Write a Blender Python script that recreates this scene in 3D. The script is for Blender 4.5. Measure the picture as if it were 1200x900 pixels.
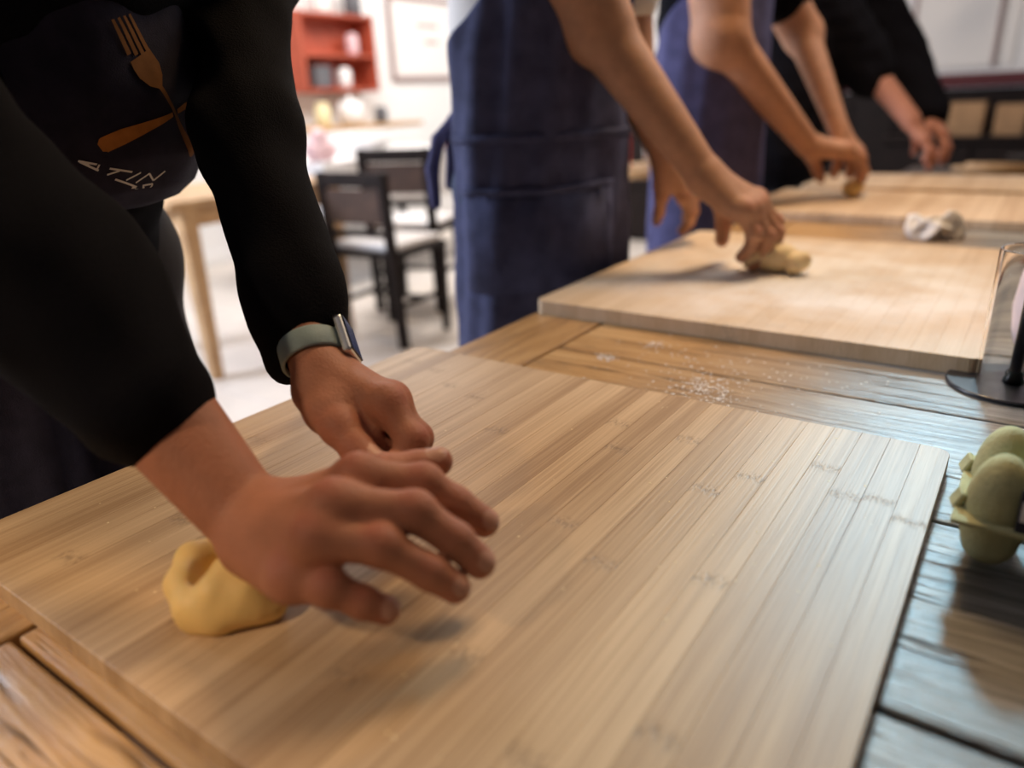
import bpy, bmesh, math, random
import numpy as np
from mathutils import Vector, Matrix

for o in list(bpy.data.objects):
    bpy.data.objects.remove(o)
SC = bpy.context.scene
COL = SC.collection
random.seed(7)
RNG = np.random.default_rng(7)

# ------------------------------------------------------------------ camera
CAM_POS = (0.0, 0.0, 1.06)
cam_data = bpy.data.cameras.new('camera')
cam = bpy.data.objects.new('camera', cam_data)
COL.objects.link(cam)
right = (0.81821844, 0.57333461, -0.04249704)
up = (-0.17471558, 0.31840164, 0.93171608)
back = (0.54771621, -0.75492239, 0.36069259)
cam.matrix_world = Matrix(((right[0], up[0], back[0], CAM_POS[0]),
                           (right[1], up[1], back[1], CAM_POS[1]),
                           (right[2], up[2], back[2], CAM_POS[2]),
                           (0, 0, 0, 1)))
cam_data.sensor_fit = 'HORIZONTAL'
cam_data.sensor_width = 36.0
cam_data.lens = 859.15 / 1200 * 36
cam_data.clip_start = 0.02
cam_data.clip_end = 60
cam_data.dof.use_dof = True
cam_data.dof.focus_distance = 0.60
cam_data.dof.aperture_fstop = 2.5
SC.camera = cam

# ------------------------------------------------------------------ world, lights, exposure
w = bpy.data.worlds.new('room_air')
SC.world = w
w.use_nodes = True
w.node_tree.nodes['Background'].inputs[0].default_value = (0.50, 0.52, 0.62, 1)
w.node_tree.nodes['Background'].inputs[1].default_value = 0.05
SC.view_settings.view_transform = 'Standard'
SC.view_settings.look = 'None'
SC.view_settings.gamma = 1
SC.view_settings.exposure = -0.10


def area(name, loc, target, size, power, color, sizey=None):
    d = bpy.data.lights.new(name, 'AREA')
    d.energy = power
    d.color = color
    d.size = size
    if sizey:
        d.shape = 'RECTANGLE'
        d.size_y = sizey
    o = bpy.data.objects.new(name, d)
    COL.objects.link(o)
    o.location = loc
    o.rotation_euler = (Vector(target) - Vector(loc)).to_track_quat('-Z', 'Y').to_euler()
    return o


def spot(name, loc, target, power, color, angle, blend, radius):
    d = bpy.data.lights.new(name, 'SPOT')
    d.energy = power
    d.color = color
    d.spot_size = math.radians(angle)
    d.spot_blend = blend
    d.shadow_soft_size = radius
    o = bpy.data.objects.new(name, d)
    COL.objects.link(o)
    o.location = loc
    o.rotation_euler = (Vector(target) - Vector(loc)).to_track_quat('-Z', 'Y').to_euler()
    return o


spot('cool_spot_lamp', (-0.22, 2.10, 1.85), (0.15, 0.36, 0.76), 150, (0.36, 0.76, 1.0), 25, 1.0, 0.07)
area('ceiling_lamp', (-0.15, 2.6, 2.2), (-0.2, 0.8, 0.76), 0.5, 13, (1.0, 0.93, 0.86))
area('warm_ceiling_lamp', (-0.45, 1.7, 2.6), (-0.45, 1.0, 0.76), 0.5, 30, (1.0, 0.66, 0.34))
spot('warm_spot_behind', (-0.75, -1.2, 2.2), (-0.58, -0.08, 0.76), 120, (1.0, 0.74, 0.48), 30, 0.8, 0.08)
area('dining_area_lamp', (-3.3, 3.6, 2.72), (-3.4, 3.8, 0.0), 1.6, 105, (1.0, 0.93, 0.88))
area('dining_area_wall_lamp', (-3.2, 5.6, 2.5), (-5.0, 5.2, 1.4), 0.8, 36, (1.0, 0.95, 0.92))
area('left_fill_light', (-3.9, 0.1, 2.0), (-0.9, 1.3, 1.0), 1.0, 150, (0.76, 0.84, 1.0))  # added fill from out of view, no window there; brightens the aprons' left sides
area('kitchen_lamp', (0.3, 5.0, 2.7), (-0.6, 6.2, 1.2), 0.6, 9, (1.0, 0.84, 0.68))


# ------------------------------------------------------------------ materials
def nodes(m):
    return m.node_tree.nodes, m.node_tree.links


def mat(name, color, rough=0.6, metal=0.0, var=0.0, var_scale=30, bump=0.0, bump_scale=200, spec=0.5,
        sheen=0.0, trans=0.0, sss=0.0, emit=None, stretch=None, ior=1.45, tint=None):
    m = bpy.data.materials.new(name)
    m.use_nodes = True
    N, L = nodes(m)
    b = N['Principled BSDF']
    b.inputs['Base Color'].default_value = (*color, 1)
    b.inputs['Roughness'].default_value = rough
    b.inputs['Metallic'].default_value = metal
    b.inputs['Specular IOR Level'].default_value = spec
    b.inputs['Sheen Weight'].default_value = sheen
    b.inputs['Transmission Weight'].default_value = trans
    b.inputs['IOR'].default_value = ior
    if sss:
        b.inputs['Subsurface Weight'].default_value = sss
        b.inputs['Subsurface Radius'].default_value = (1.0, 0.35, 0.2)
        b.inputs['Subsurface Scale'].default_value = 0.006
    if emit:
        b.inputs['Emission Color'].default_value = (*emit[0], 1)
        b.inputs['Emission Strength'].default_value = emit[1]
    tc = N.new('ShaderNodeTexCoord')
    mp = N.new('ShaderNodeMapping')
    L.new(tc.outputs['Object'], mp.inputs[0])
    if stretch:
        mp.inputs['Scale'].default_value = stretch
    if var:
        n = N.new('ShaderNodeTexNoise')
        n.inputs['Scale'].default_value = var_scale
        n.inputs['Detail'].default_value = 5
        L.new(mp.outputs[0], n.inputs['Vector'])
        r = N.new('ShaderNodeValToRGB')
        r.color_ramp.elements[0].position = 0.3
        r.color_ramp.elements[1].position = 0.7
        t = tint or tuple(min(1, c * (1 + var)) for c in color)
        r.color_ramp.elements[0].color = (*[c * (1 - var) for c in color], 1)
        r.color_ramp.elements[1].color = (*t, 1)
        L.new(n.outputs[0], r.inputs[0])
        L.new(r.outputs[0], b.inputs['Base Color'])
    if bump:
        n2 = N.new('ShaderNodeTexNoise')
        n2.inputs['Scale'].default_value = bump_scale
        n2.inputs['Detail'].default_value = 3
        L.new(mp.outputs[0], n2.inputs['Vector'])
        bp = N.new('ShaderNodeBump')
        bp.inputs['Strength'].default_value = bump
        bp.inputs['Distance'].default_value = 0.002
        L.new(n2.outputs[0], bp.inputs['Height'])
        L.new(bp.outputs[0], b.inputs['Normal'])
    return m


def math_node(N, L, op, a, b=None, clamp=False):
    n = N.new('ShaderNodeMath')
    n.operation = op
    n.use_clamp = clamp
    for i, v in enumerate((a, b)):
        if v is None:
            continue
        if isinstance(v, (int, float)):
            n.inputs[i].default_value = v
        else:
            L.new(v, n.inputs[i])
    return n.outputs[0]


def mix_col(N, L, fac, a, b, mode='MIX'):
    n = N.new('ShaderNodeMix')
    n.data_type = 'RGBA'
    n.blend_type = mode
    for sock, v in ((n.inputs[0], fac), (n.inputs[6], a), (n.inputs[7], b)):
        if isinstance(v, (int, float)):
            sock.default_value = v
        elif isinstance(v, tuple):
            sock.default_value = (*v, 1)
        else:
            L.new(v, sock)
    return n.outputs[2]


def noise_node(N, L, vec, scale, detail=4, rough=0.55):
    n = N.new('ShaderNodeTexNoise')
    n.inputs['Scale'].default_value = scale
    n.inputs['Detail'].default_value = detail
    n.inputs['Roughness'].default_value = rough
    L.new(vec, n.inputs['Vector'])
    return n.outputs[0]


def ramp(N, L, fac, stops):
    r = N.new('ShaderNodeValToRGB')
    e = r.color_ramp.elements
    while len(e) < len(stops):
        e.new(0.5)
    for el, (p, c) in zip(e, stops):
        el.position = p
        el.color = (*c, 1)
    L.new(fac, r.inputs[0])
    return r.outputs[0]


def bamboo_mat(name, light, dark, gloss=0.5, film=None):
    """strip grain runs along local y; each strip takes its own tone and its own knuckle marks"""
    m = bpy.data.materials.new(name)
    m.use_nodes = True
    N, L = nodes(m)
    b = N['Principled BSDF']
    tc = N.new('ShaderNodeTexCoord')
    oi = N.new('ShaderNodeObjectInfo')
    rnd = oi.outputs['Random']
    sx = N.new('ShaderNodeSeparateXYZ')
    L.new(tc.outputs['Object'], sx.inputs[0])
    cx = N.new('ShaderNodeCombineXYZ')
    L.new(math_node(N, L, 'ADD', sx.outputs[0], math_node(N, L, 'MULTIPLY', rnd, 37.0)), cx.inputs[0])
    L.new(sx.outputs[1], cx.inputs[1])
    L.new(sx.outputs[2], cx.inputs[2])
    mp = N.new('ShaderNodeMapping')
    mp.inputs['Scale'].default_value = (520, 6, 60)
    L.new(cx.outputs[0], mp.inputs[0])
    fine = noise_node(N, L, mp.outputs[0], 1.0, 3, 0.6)
    mp2 = N.new('ShaderNodeMapping')
    mp2.inputs['Scale'].default_value = (70, 2.2, 10)
    L.new(cx.outputs[0], mp2.inputs[0])
    broad = noise_node(N, L, mp2.outputs[0], 1.0, 3)
    tone = math_node(N, L, 'ADD', math_node(N, L, 'MULTIPLY', fine, 0.55),
                     math_node(N, L, 'ADD', math_node(N, L, 'MULTIPLY', broad, 0.45),
                               math_node(N, L, 'MULTIPLY', math_node(N, L, 'SUBTRACT', rnd, 0.5), 0.20)))
    col = ramp(N, L, tone, [(0.33, dark), (0.5, tuple((a + c) / 2 for a, c in zip(light, dark))), (0.66, light)])
    # knuckle marks of the bamboo stalk
    t = math_node(N, L, 'DIVIDE', math_node(N, L, 'ADD', sx.outputs[1], math_node(N, L, 'MULTIPLY', rnd, 53.0)), 0.31)
    wob = math_node(N, L, 'MULTIPLY', math_node(N, L, 'SUBTRACT', noise_node(N, L, mp2.outputs[0], 2.5, 2), 0.5), 0.05)
    d = math_node(N, L, 'ABSOLUTE', math_node(N, L, 'SUBTRACT', math_node(N, L, 'FRACT', math_node(N, L, 'ADD', t, wob)), 0.5))
    band = math_node(N, L, 'SUBTRACT', 1.0, math_node(N, L, 'DIVIDE', d, 0.032), clamp=True)
    mp3 = N.new('ShaderNodeMapping')
    mp3.inputs['Scale'].default_value = (420, 160, 100)
    L.new(cx.outputs[0], mp3.inputs[0])
    spk = noise_node(N, L, mp3.outputs[0], 1.0, 2)
    spk = math_node(N, L, 'MULTIPLY', math_node(N, L, 'SUBTRACT', spk, 0.42), 5.0, clamp=True)
    knot = math_node(N, L, 'MULTIPLY', band, spk)
    col = mix_col(N, L, math_node(N, L, 'MULTIPLY', knot, 0.55), col, tuple(c * 0.42 for c in dark))
    if film:
        ge = N.new('ShaderNodeNewGeometry')
        dv = N.new('ShaderNodeVectorMath'); dv.operation = 'DISTANCE'
        L.new(ge.outputs['Position'], dv.inputs[0])
        dv.inputs[1].default_value = film
        near = math_node(N, L, 'SUBTRACT', 1.5, math_node(N, L, 'DIVIDE', dv.outputs['Value'], 0.25), clamp=True)
        sm = math_node(N, L, 'MULTIPLY', math_node(N, L, 'SUBTRACT', noise_node(N, L, ge.outputs['Position'], 9, 5), 0.36), 3.6, clamp=True)
        fm = math_node(N, L, 'MULTIPLY', math_node(N, L, 'ADD', math_node(N, L, 'MULTIPLY', near, sm), math_node(N, L, 'MULTIPLY', near, 0.35)), 0.95, clamp=True)
        sn = N.new('ShaderNodeSeparateXYZ')
        L.new(ge.outputs['Normal'], sn.inputs[0])
        fm = math_node(N, L, 'MULTIPLY', fm, math_node(N, L, 'MULTIPLY', math_node(N, L, 'SUBTRACT', sn.outputs[2], 0.5), 3.0, clamp=True))
        col = mix_col(N, L, fm, col, (0.86, 0.84, 0.82))
    L.new(col, b.inputs['Base Color'])
    b.inputs['Roughness'].default_value = gloss
    b.inputs['Specular IOR Level'].default_value = 0.55
    bp = N.new('ShaderNodeBump')
    bp.inputs['Strength'].default_value = 0.45
    bp.inputs['Distance'].default_value = 0.0006
    L.new(math_node(N, L, 'SUBTRACT', fine, knot), bp.inputs['Height'])
    L.new(bp.outputs[0], b.inputs['Normal'])
    return m


def old_wood_mat(name, light, mid, dark, gloss=0.5, bump=0.9, worn=None):
    """weathered plank, grain along local x"""
    m = bpy.data.materials.new(name)
    m.use_nodes = True
    N, L = nodes(m)
    b = N['Principled BSDF']
    tc = N.new('ShaderNodeTexCoord')
    oi = N.new('ShaderNodeObjectInfo')
    off = N.new('ShaderNodeVectorMath')
    off.operation = 'ADD'
    cb = N.new('ShaderNodeCombineXYZ')
    for i, k in enumerate((31.0, 17.0, 7.0)):
        L.new(math_node(N, L, 'MULTIPLY', oi.outputs['Random'], k), cb.inputs[i])
    L.new(tc.outputs['Object'], off.inputs[0])
    L.new(cb.outputs[0], off.inputs[1])
    mp = N.new('ShaderNodeMapping')
    mp.inputs['Scale'].default_value = (6, 125, 60)
    L.new(off.outputs[0], mp.inputs[0])
    warp = noise_node(N, L, off.outputs[0], 5, 3)
    wv = N.new('ShaderNodeVectorMath')
    wv.operation = 'ADD'
    cw = N.new('ShaderNodeCombineXYZ')
    L.new(math_node(N, L, 'MULTIPLY', warp, 4.0), cw.inputs[1])
    L.new(mp.outputs[0], wv.inputs[0])
    L.new(cw.outputs[0], wv.inputs[1])
    grain = noise_node(N, L, wv.outputs[0], 1.0, 6, 0.65)
    mpb = N.new('ShaderNodeMapping')
    mpb.inputs['Scale'].default_value = (3.5, 14, 10)
    L.new(off.outputs[0], mpb.inputs[0])
    blot = noise_node(N, L, mpb.outputs[0], 1.0, 4)
    tone = math_node(N, L, 'ADD', math_node(N, L, 'MULTIPLY', grain, 0.6), math_node(N, L, 'MULTIPLY', blot, 0.4))
    col = ramp(N, L, tone, [(0.32, dark), (0.47, mid), (0.62, light)])
    if worn:
        grey = ramp(N, L, tone, [(0.32, worn[2]), (0.47, worn[1]), (0.62, worn[0])])
        ge = N.new('ShaderNodeNewGeometry')
        sp = N.new('ShaderNodeSeparateXYZ')
        L.new(ge.outputs['Position'], sp.inputs[0])
        wn = math_node(N, L, 'MULTIPLY', math_node(N, L, 'SUBTRACT', noise_node(N, L, ge.outputs['Position'], 7, 4), 0.5), 0.9)
        wf = math_node(N, L, 'ADD', math_node(N, L, 'MULTIPLY', math_node(N, L, 'ADD', sp.outputs[0], 0.34), 3.6), wn, clamp=True)
        col = mix_col(N, L, wf, col, grey)
    mpc = N.new('ShaderNodeMapping')
    mpc.inputs['Scale'].default_value = (9, 170, 60)
    L.new(off.outputs[0], mpc.inputs[0])
    ck = noise_node(N, L, mpc.outputs[0], 1.0, 3)
    gate = noise_node(N, L, mpb.outputs[0], 2.2, 2)
    crack = math_node(N, L, 'MULTIPLY', math_node(N, L, 'MULTIPLY', math_node(N, L, 'SUBTRACT', 0.425, ck), 9.0, clamp=True),
                      math_node(N, L, 'MULTIPLY', math_node(N, L, 'SUBTRACT', gate, 0.42), 6.0, clamp=True))
    col = mix_col(N, L, math_node(N, L, 'MULTIPLY', crack, 0.8), col, tuple(c * 0.25 for c in dark))
    L.new(col, b.inputs['Base Color'])
    b.inputs['Roughness'].default_value = gloss
    b.inputs['Specular IOR Level'].default_value = 0.5
    bp = N.new('ShaderNodeBump')
    bp.inputs['Strength'].default_value = bump
    bp.inputs['Distance'].default_value = 0.0016
    L.new(math_node(N, L, 'SUBTRACT', grain, math_node(N, L, 'MULTIPLY', crack, 1.2)), bp.inputs['Height'])
    L.new(bp.outputs[0], b.inputs['Normal'])
    return m


def skin_mat(name, color, red):
    m = bpy.data.materials.new(name)
    m.use_nodes = True
    N, L = nodes(m)
    b = N['Principled BSDF']
    tc = N.new('ShaderNodeTexCoord')
    at = N.new('ShaderNodeAttribute')
    at.attribute_name = 'knuckle'
    n1 = noise_node(N, L, tc.outputs['Object'], 45, 4)
    n2 = noise_node(N, L, tc.outputs['Object'], 420, 3)
    base = mix_col(N, L, math_node(N, L, 'MULTIPLY', math_node(N, L, 'SUBTRACT', n1, 0.35), 2.2, clamp=True),
                   tuple(c * 0.86 for c in color), tuple(min(1, c * 1.10) for c in color))
    base = mix_col(N, L, math_node(N, L, 'MULTIPLY', at.outputs['Fac'], 0.75), base, red)
    L.new(base, b.inputs['Base Color'])
    b.inputs['Roughness'].default_value = 0.60
    b.inputs['Specular IOR Level'].default_value = 0.30
    b.inputs['Subsurface Weight'].default_value = 0.12
    b.inputs['Subsurface Radius'].default_value = (1.0, 0.35, 0.2)
    b.inputs['Subsurface Scale'].default_value = 0.004
    wv = N.new('ShaderNodeTexVoronoi')
    wv.inputs['Scale'].default_value = 520
    L.new(tc.outputs['Object'], wv.inputs['Vector'])
    h = math_node(N, L, 'ADD', math_node(N, L, 'MULTIPLY', wv.outputs['Distance'], 0.6), n2)
    bp = N.new('ShaderNodeBump')
    bp.inputs['Strength'].default_value = 0.40
    bp.inputs['Distance'].default_value = 0.0011
    L.new(h, bp.inputs['Height'])
    L.new(bp.outputs[0], b.inputs['Normal'])
    return m


M = {}
M['bamboo'] = bamboo_mat('bamboo', (0.60, 0.425, 0.255), (0.32, 0.195, 0.10))
M['pale_bamboo'] = bamboo_mat('pale_bamboo', (0.70, 0.53, 0.36), (0.50, 0.33, 0.19))
M['floured_bamboo'] = bamboo_mat('floured_bamboo', (0.70, 0.54, 0.37), (0.56, 0.40, 0.24), 0.5, (-.26, 1.18, .785))
M['table_wood'] = old_wood_mat('table_wood', (0.58, 0.37, 0.17), (0.42, 0.235, 0.09), (0.20, 0.105, 0.042), 0.38, 0.9,
                                ((0.37, 0.36, 0.34), (0.19, 0.18, 0.165), (0.045, 0.040, 0.036)))
M['tan_wood'] = old_wood_mat('tan_wood', (0.62, 0.40, 0.21), (0.52, 0.32, 0.16), (0.36, 0.20, 0.10), 0.5, 0.3)
M['dark_wood'] = mat('dark_wood', (0.012, 0.007, 0.006), 0.55, spec=0.2, var=0.4, var_scale=20)
M['brown_wood'] = mat('brown_wood', (0.055, 0.028, 0.018), 0.5, var=0.4, var_scale=14)
M['skin_one'] = skin_mat('skin_one', (0.40, 0.168, 0.102), (0.36, 0.098, 0.070))
M['skin_two'] = skin_mat('skin_two', (0.52, 0.28, 0.175), (0.48, 0.19, 0.13))
M['skin_three'] = skin_mat('skin_three', (0.50, 0.26, 0.16), (0.45, 0.17, 0.11))
M['skin_four'] = skin_mat('skin_four', (0.48, 0.22, 0.15), (0.45, 0.15, 0.11))
M['nail'] = mat('nail', (0.48, 0.25, 0.18), 0.42, spec=0.35)
M['black_knit'] = mat('black_knit', (0.0045, 0.0045, 0.007), 0.95, bump=0.6, bump_scale=700, spec=0.1)
M['black_cloth'] = mat('black_cloth', (0.005, 0.005, 0.008), 0.95, bump=0.3, bump_scale=500, spec=0.1)
M['navy_apron'] = mat('navy_apron', (0.022, 0.020, 0.036), 0.85, bump=0.4, bump_scale=900, var=0.2, var_scale=60, spec=0.15)
M['blue_apron'] = mat('blue_apron', (0.060, 0.066, 0.135), 0.85, bump=0.5, bump_scale=600, var=0.25, var_scale=35, spec=0.2)
M['lavender_apron'] = mat('lavender_apron', (0.085, 0.085, 0.19), 0.85, bump=0.5, bump_scale=600, var=0.2, var_scale=35, spec=0.2)
M['white_shirt'] = mat('white_shirt', (0.72, 0.69, 0.66), 0.85, bump=0.3, bump_scale=300)
M['jeans'] = mat('jeans', (0.03, 0.05, 0.10), 0.85, bump=0.4, bump_scale=500)
M['dark_trousers'] = mat('dark_trousers', (0.015, 0.015, 0.022), 0.85)
M['shoe'] = mat('shoe', (0.03, 0.028, 0.028), 0.5)
M['hair'] = mat('hair', (0.03, 0.018, 0.012), 0.5, var=0.5, var_scale=80, bump=0.5, bump_scale=150)
M['orange_print'] = mat('orange_print', (0.46, 0.18, 0.045), 0.85, spec=0.05, var=0.15, var_scale=90)
M['tan_print'] = mat('tan_print', (0.20, 0.095, 0.04), 0.85, spec=0.05, var=0.15, var_scale=90)
M['white_print'] = mat('white_print', (0.62, 0.60, 0.56), 0.75)
M['strap'] = mat('strap', (0.25, 0.33, 0.34), 0.6, bump=0.25, bump_scale=900, var=0.12, var_scale=60)
M['steel'] = mat('steel', (0.62, 0.63, 0.65), 0.25, metal=1.0)
M['screen'] = mat('screen', (0.01, 0.01, 0.012), 0.08)
M['dough'] = mat('dough', (0.80, 0.56, 0.22), 0.55, sss=0.15, var=0.08, var_scale=40, bump=0.12, bump_scale=120)
M['pale_dough'] = mat('pale_dough', (0.82, 0.66, 0.40), 0.6, sss=0.15)
M['flour'] = mat('flour', (0.86, 0.84, 0.82), 0.95)
M['black_metal'] = mat('black_metal', (0.020, 0.020, 0.026), 0.3, spec=0.6)
M['glass'] = mat('glass', (1, 1, 1), 0.04, trans=1.0, ior=1.04, spec=0.1)
M['teal_glass'] = mat('teal_glass', (0.35, 0.75, 0.78), 0.05, trans=1.0, ior=1.45)
M['carton'] = mat('carton', (0.47, 0.46, 0.245), 0.9, bump=0.45, bump_scale=420, var=0.12, var_scale=70)
M['label'] = mat('label', (0.02, 0.02, 0.03), 0.6)
M['paper'] = mat('paper', (0.78, 0.75, 0.72), 0.8)
M['wall'] = mat('wall', (0.80, 0.79, 0.78), 0.85, var=0.03, var_scale=2)
M['dark_wall'] = mat('dark_wall', (0.06, 0.045, 0.045), 0.8, var=0.3, var_scale=3)
M['floor_tile'] = mat('floor_tile', (0.66, 0.60, 0.54), 0.45, var=0.10, var_scale=4)
M['ceiling'] = mat('ceiling', (0.35, 0.33, 0.31), 0.9)
M['red_board'] = mat('red_board', (0.40, 0.075, 0.035), 0.6, var=0.2, var_scale=8)
M['white_gloss'] = mat('white_gloss', (0.82, 0.81, 0.80), 0.4)
M['cloth_white'] = mat('cloth_white', (0.82, 0.80, 0.80), 0.9)
M['pink'] = mat('pink', (0.70, 0.48, 0.50), 0.8)
M['pale_frame'] = mat('pale_frame', (0.33, 0.24, 0.23), 0.5)
M['brown_ceramic'] = mat('brown_ceramic', (0.16, 0.05, 0.02), 0.4)
M['grey_plastic'] = mat('grey_plastic', (0.10, 0.10, 0.11), 0.5)
M['red_plastic'] = mat('red_plastic', (0.55, 0.03, 0.03), 0.4)
M['cardboard'] = mat('cardboard', (0.38, 0.22, 0.11), 0.8, var=0.15, var_scale=10)
M['dark_red'] = mat('dark_red', (0.10, 0.018, 0.022), 0.7)
M['ceramic'] = mat('ceramic', (0.62, 0.50, 0.49), 0.35, var=0.1, var_scale=30)
M['yellow'] = mat('yellow', (0.75, 0.65, 0.38), 0.6)


# ------------------------------------------------------------------ object helpers
def link(o, parent=None):
    COL.objects.link(o)
    if parent is not None:
        o.parent = parent
    return o


def tag(o, label=None, cat=None, group=None, kind=None):
    if label: o['label'] = label
    if cat: o['category'] = cat
    if group: o['group'] = group
    if kind: o['kind'] = kind
    return o


def empty(name, loc, label, cat, group=None, rz=0.0):
    o = bpy.data.objects.new(name, None)
    o.empty_display_size = 0.05
    o.location = loc
    o.rotation_euler = (0, 0, rz)
    link(o)
    return tag(o, label, cat, group)


def np_mesh(name, v, f, mats, smooth=True, parent=None, origin=None):
    """verts are world coordinates; the parent's (unrotated) location is subtracted"""
    v = np.asarray(v, dtype=np.float64)
    if origin is None:
        origin = (0, 0, 0)
    me = bpy.data.meshes.new(name)
    vl = v - np.asarray(origin)
    me.from_pydata(vl.tolist() if len(vl) < 20000 else vl, [], f if isinstance(f, list) else f.tolist())
    for m in (mats if isinstance(mats, (list, tuple)) else [mats]):
        me.materials.append(m)
    if smooth:
        me.polygons.foreach_set('use_smooth', np.ones(len(me.polygons), dtype=bool))
    me.update()
    o = bpy.data.objects.new(name, me)
    o.location = origin
    link(o)
    if parent is not None:
        o.parent = parent
        o.matrix_parent_inverse = Matrix.Identity(4)
        o.location = Vector(origin) - parent.location
    return o


def bm_obj(name, bm, m, parent=None, loc=(0, 0, 0), rot=(0, 0, 0), smooth=False):
    me = bpy.data.meshes.new(name)
    bm.normal_update()
    bm.to_mesh(me)
    bm.free()
    me.materials.append(m)
    if smooth:
        me.polygons.foreach_set('use_smooth', np.ones(len(me.polygons), dtype=bool))
    o = bpy.data.objects.new(name, me)
    o.location = loc
    o.rotation_euler = rot
    return link(o, parent)


def box_bm(sx, sy, sz, bev=0.0, seg=1, bm=None, at=(0, 0, 0), taper=1.0):
    b = bm or bmesh.new()
    r = bmesh.ops.create_cube(b, size=1.0)
    vs = r['verts']
    for v in vs:
        k = taper if v.co.z < 0 else 1.0
        v.co = Vector((v.co.x * sx * k + at[0], v.co.y * sy * k + at[1], v.co.z * sz + at[2]))
    if bev:
        es = list({e for v in vs for e in v.link_edges})
        bmesh.ops.bevel(b, geom=es, offset=bev, segments=seg, affect='EDGES', profile=0.5)
    return b


def box(name, m, size, loc, parent=None, bev=0.0, rot=(0, 0, 0), seg=1, taper=1.0):
    return bm_obj(name, box_bm(*size, bev, seg, taper=taper), m, parent, loc, rot)


def lathe(name, m, prof, loc, parent=None, n=32, close=True):
    """profile of (radius, z); revolved about z"""
    v, f = [], []
    for r, z in prof:
        for i in range(n):
            a = 2 * math.pi * i / n
            v.append((r * math.cos(a), r * math.sin(a), z))
    for j in range(len(prof) - 1):
        for i in range(n):
            k = (i + 1) % n
            f.append((j * n + i, j * n + k, (j + 1) * n + k, (j + 1) * n + i))
    if close:
        f.append(tuple(range(n - 1, -1, -1)))
        f.append(tuple((len(prof) - 1) * n + i for i in range(n)))
    me = bpy.data.meshes.new(name)
    me.from_pydata(v, [], f)
    me.materials.append(m)
    me.polygons.foreach_set('use_smooth', [len(p.vertices) == 4 for p in me.polygons])
    me.update()
    o = bpy.data.objects.new(name, me)
    o.location = loc
    return link(o, parent)


# ------------------------------------------------------------------ signed distance modelling
def V3(p):
    return np.array(p, dtype=np.float32)


class Shape:
    def __init__(self):
        self.p = []

    def rc(self, a, b, ra, rb, k=0.006, flat=None, sub=False):
        """tapered capsule; flat=(axis, factor) squeezes it along axis"""
        self.p.append(('rc', V3(a), V3(b), ra, rb, k, flat, sub))
        return self

    def el(self, c, r, k=0.006, rot=None, sub=False):
        self.p.append(('el', V3(c), V3(r), None if rot is None else np.array(rot, np.float32), 0, k, None, sub))
        return self

    def chain(self, pts, rad, k=0.006, flat=None):
        for i in range(len(pts) - 1):
            self.rc(pts[i], pts[i + 1], rad[i], rad[i + 1], k, flat)
        return self

    def mesh(self, vox, disp=None):
        lo = np.full(3, 1e9); hi = -lo
        for q in self.p:
            if q[-1]:
                continue
            if q[0] == 'rc':
                r = max(q[3], q[4])
                lo = np.minimum(lo, np.minimum(q[1], q[2]) - r); hi = np.maximum(hi, np.maximum(q[1], q[2]) + r)
            else:
                r = float(q[2].max())
                lo = np.minimum(lo, q[1] - r); hi = np.maximum(hi, q[1] + r)
        lo -= 3 * vox + 0.004; hi += 3 * vox + 0.004
        n = np.ceil((hi - lo) / vox).astype(int) + 1
        ax = [(lo[i] + vox * np.arange(n[i])).astype(np.float32) for i in range(3)]
        F = np.full(n, 1.0, np.float32)
        for q in self.p:
            k = q[5]
            if q[0] == 'rc':
                r = max(q[3], q[4])
                a0 = np.minimum(q[1], q[2]) - r; a1 = np.maximum(q[1], q[2]) + r
            else:
                r = float(q[2].max())
                a0 = q[1] - r; a1 = q[1] + r
            pad = k + 3 * vox
            s = [slice(max(0, int((a0[i] - pad - lo[i]) / vox)), min(n[i], int((a1[i] + pad - lo[i]) / vox) + 2)) for i in range(3)]
            X = ax[0][s[0]][:, None, None]; Y = ax[1][s[1]][None, :, None]; Z = ax[2][s[2]][None, None, :]
            if q[0] == 'rc':
                a, b = q[1], q[2]
                px, py, pz = X - a[0], Y - a[1], Z - a[2]
                d = b - a
                if q[6] is not None:
                    u = np.array(q[6][0], np.float32); u = u / np.linalg.norm(u); g = q[6][1] - 1
                    dt = (px * u[0] + py * u[1] + pz * u[2]) * g
                    px = px + u[0] * dt; py = py + u[1] * dt; pz = pz + u[2] * dt
                    d = d + u * (float(d @ u) * g)
                h = np.clip((px * d[0] + py * d[1] + pz * d[2]) / max(float(d @ d), 1e-9), 0, 1)
                D = np.sqrt((px - d[0] * h) ** 2 + (py - d[1] * h) ** 2 + (pz - d[2] * h) ** 2) - (q[3] + (q[4] - q[3]) * h)
            else:
                c, r = q[1], q[2]
                px, py, pz = X - c[0], Y - c[1], Z - c[2]
                if q[3] is not None:
                    R = q[3]
                    px, py, pz = (px * R[0, 0] + py * R[0, 1] + pz * R[0, 2], px * R[1, 0] + py * R[1, 1] + pz * R[1, 2],
                                  px * R[2, 0] + py * R[2, 1] + pz * R[2, 2])
                k0 = np.sqrt((px / r[0]) ** 2 + (py / r[1]) ** 2 + (pz / r[2]) ** 2)
                k1 = np.sqrt((px / r[0] ** 2) ** 2 + (py / r[1] ** 2) ** 2 + (pz / r[2] ** 2) ** 2) + 1e-9
                D = k0 * (k0 - 1) / k1
            f = F[s[0], s[1], s[2]]
            if q[7]:
                D = -D
                h = np.maximum(k - np.abs(f - D), 0)
                f = np.maximum(f, D) + h * h / (4 * k)
            else:
                h = np.maximum(k - np.abs(f - D), 0)
                f = np.minimum(f, D) - h * h / (4 * k)
            F[s[0], s[1], s[2]] = f
        if disp is not None:
            F = F + disp(ax[0][:, None, None], ax[1][None, :, None], ax[2][None, None, :]).astype(np.float32)
        return surface_nets(F, lo, vox)


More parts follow.
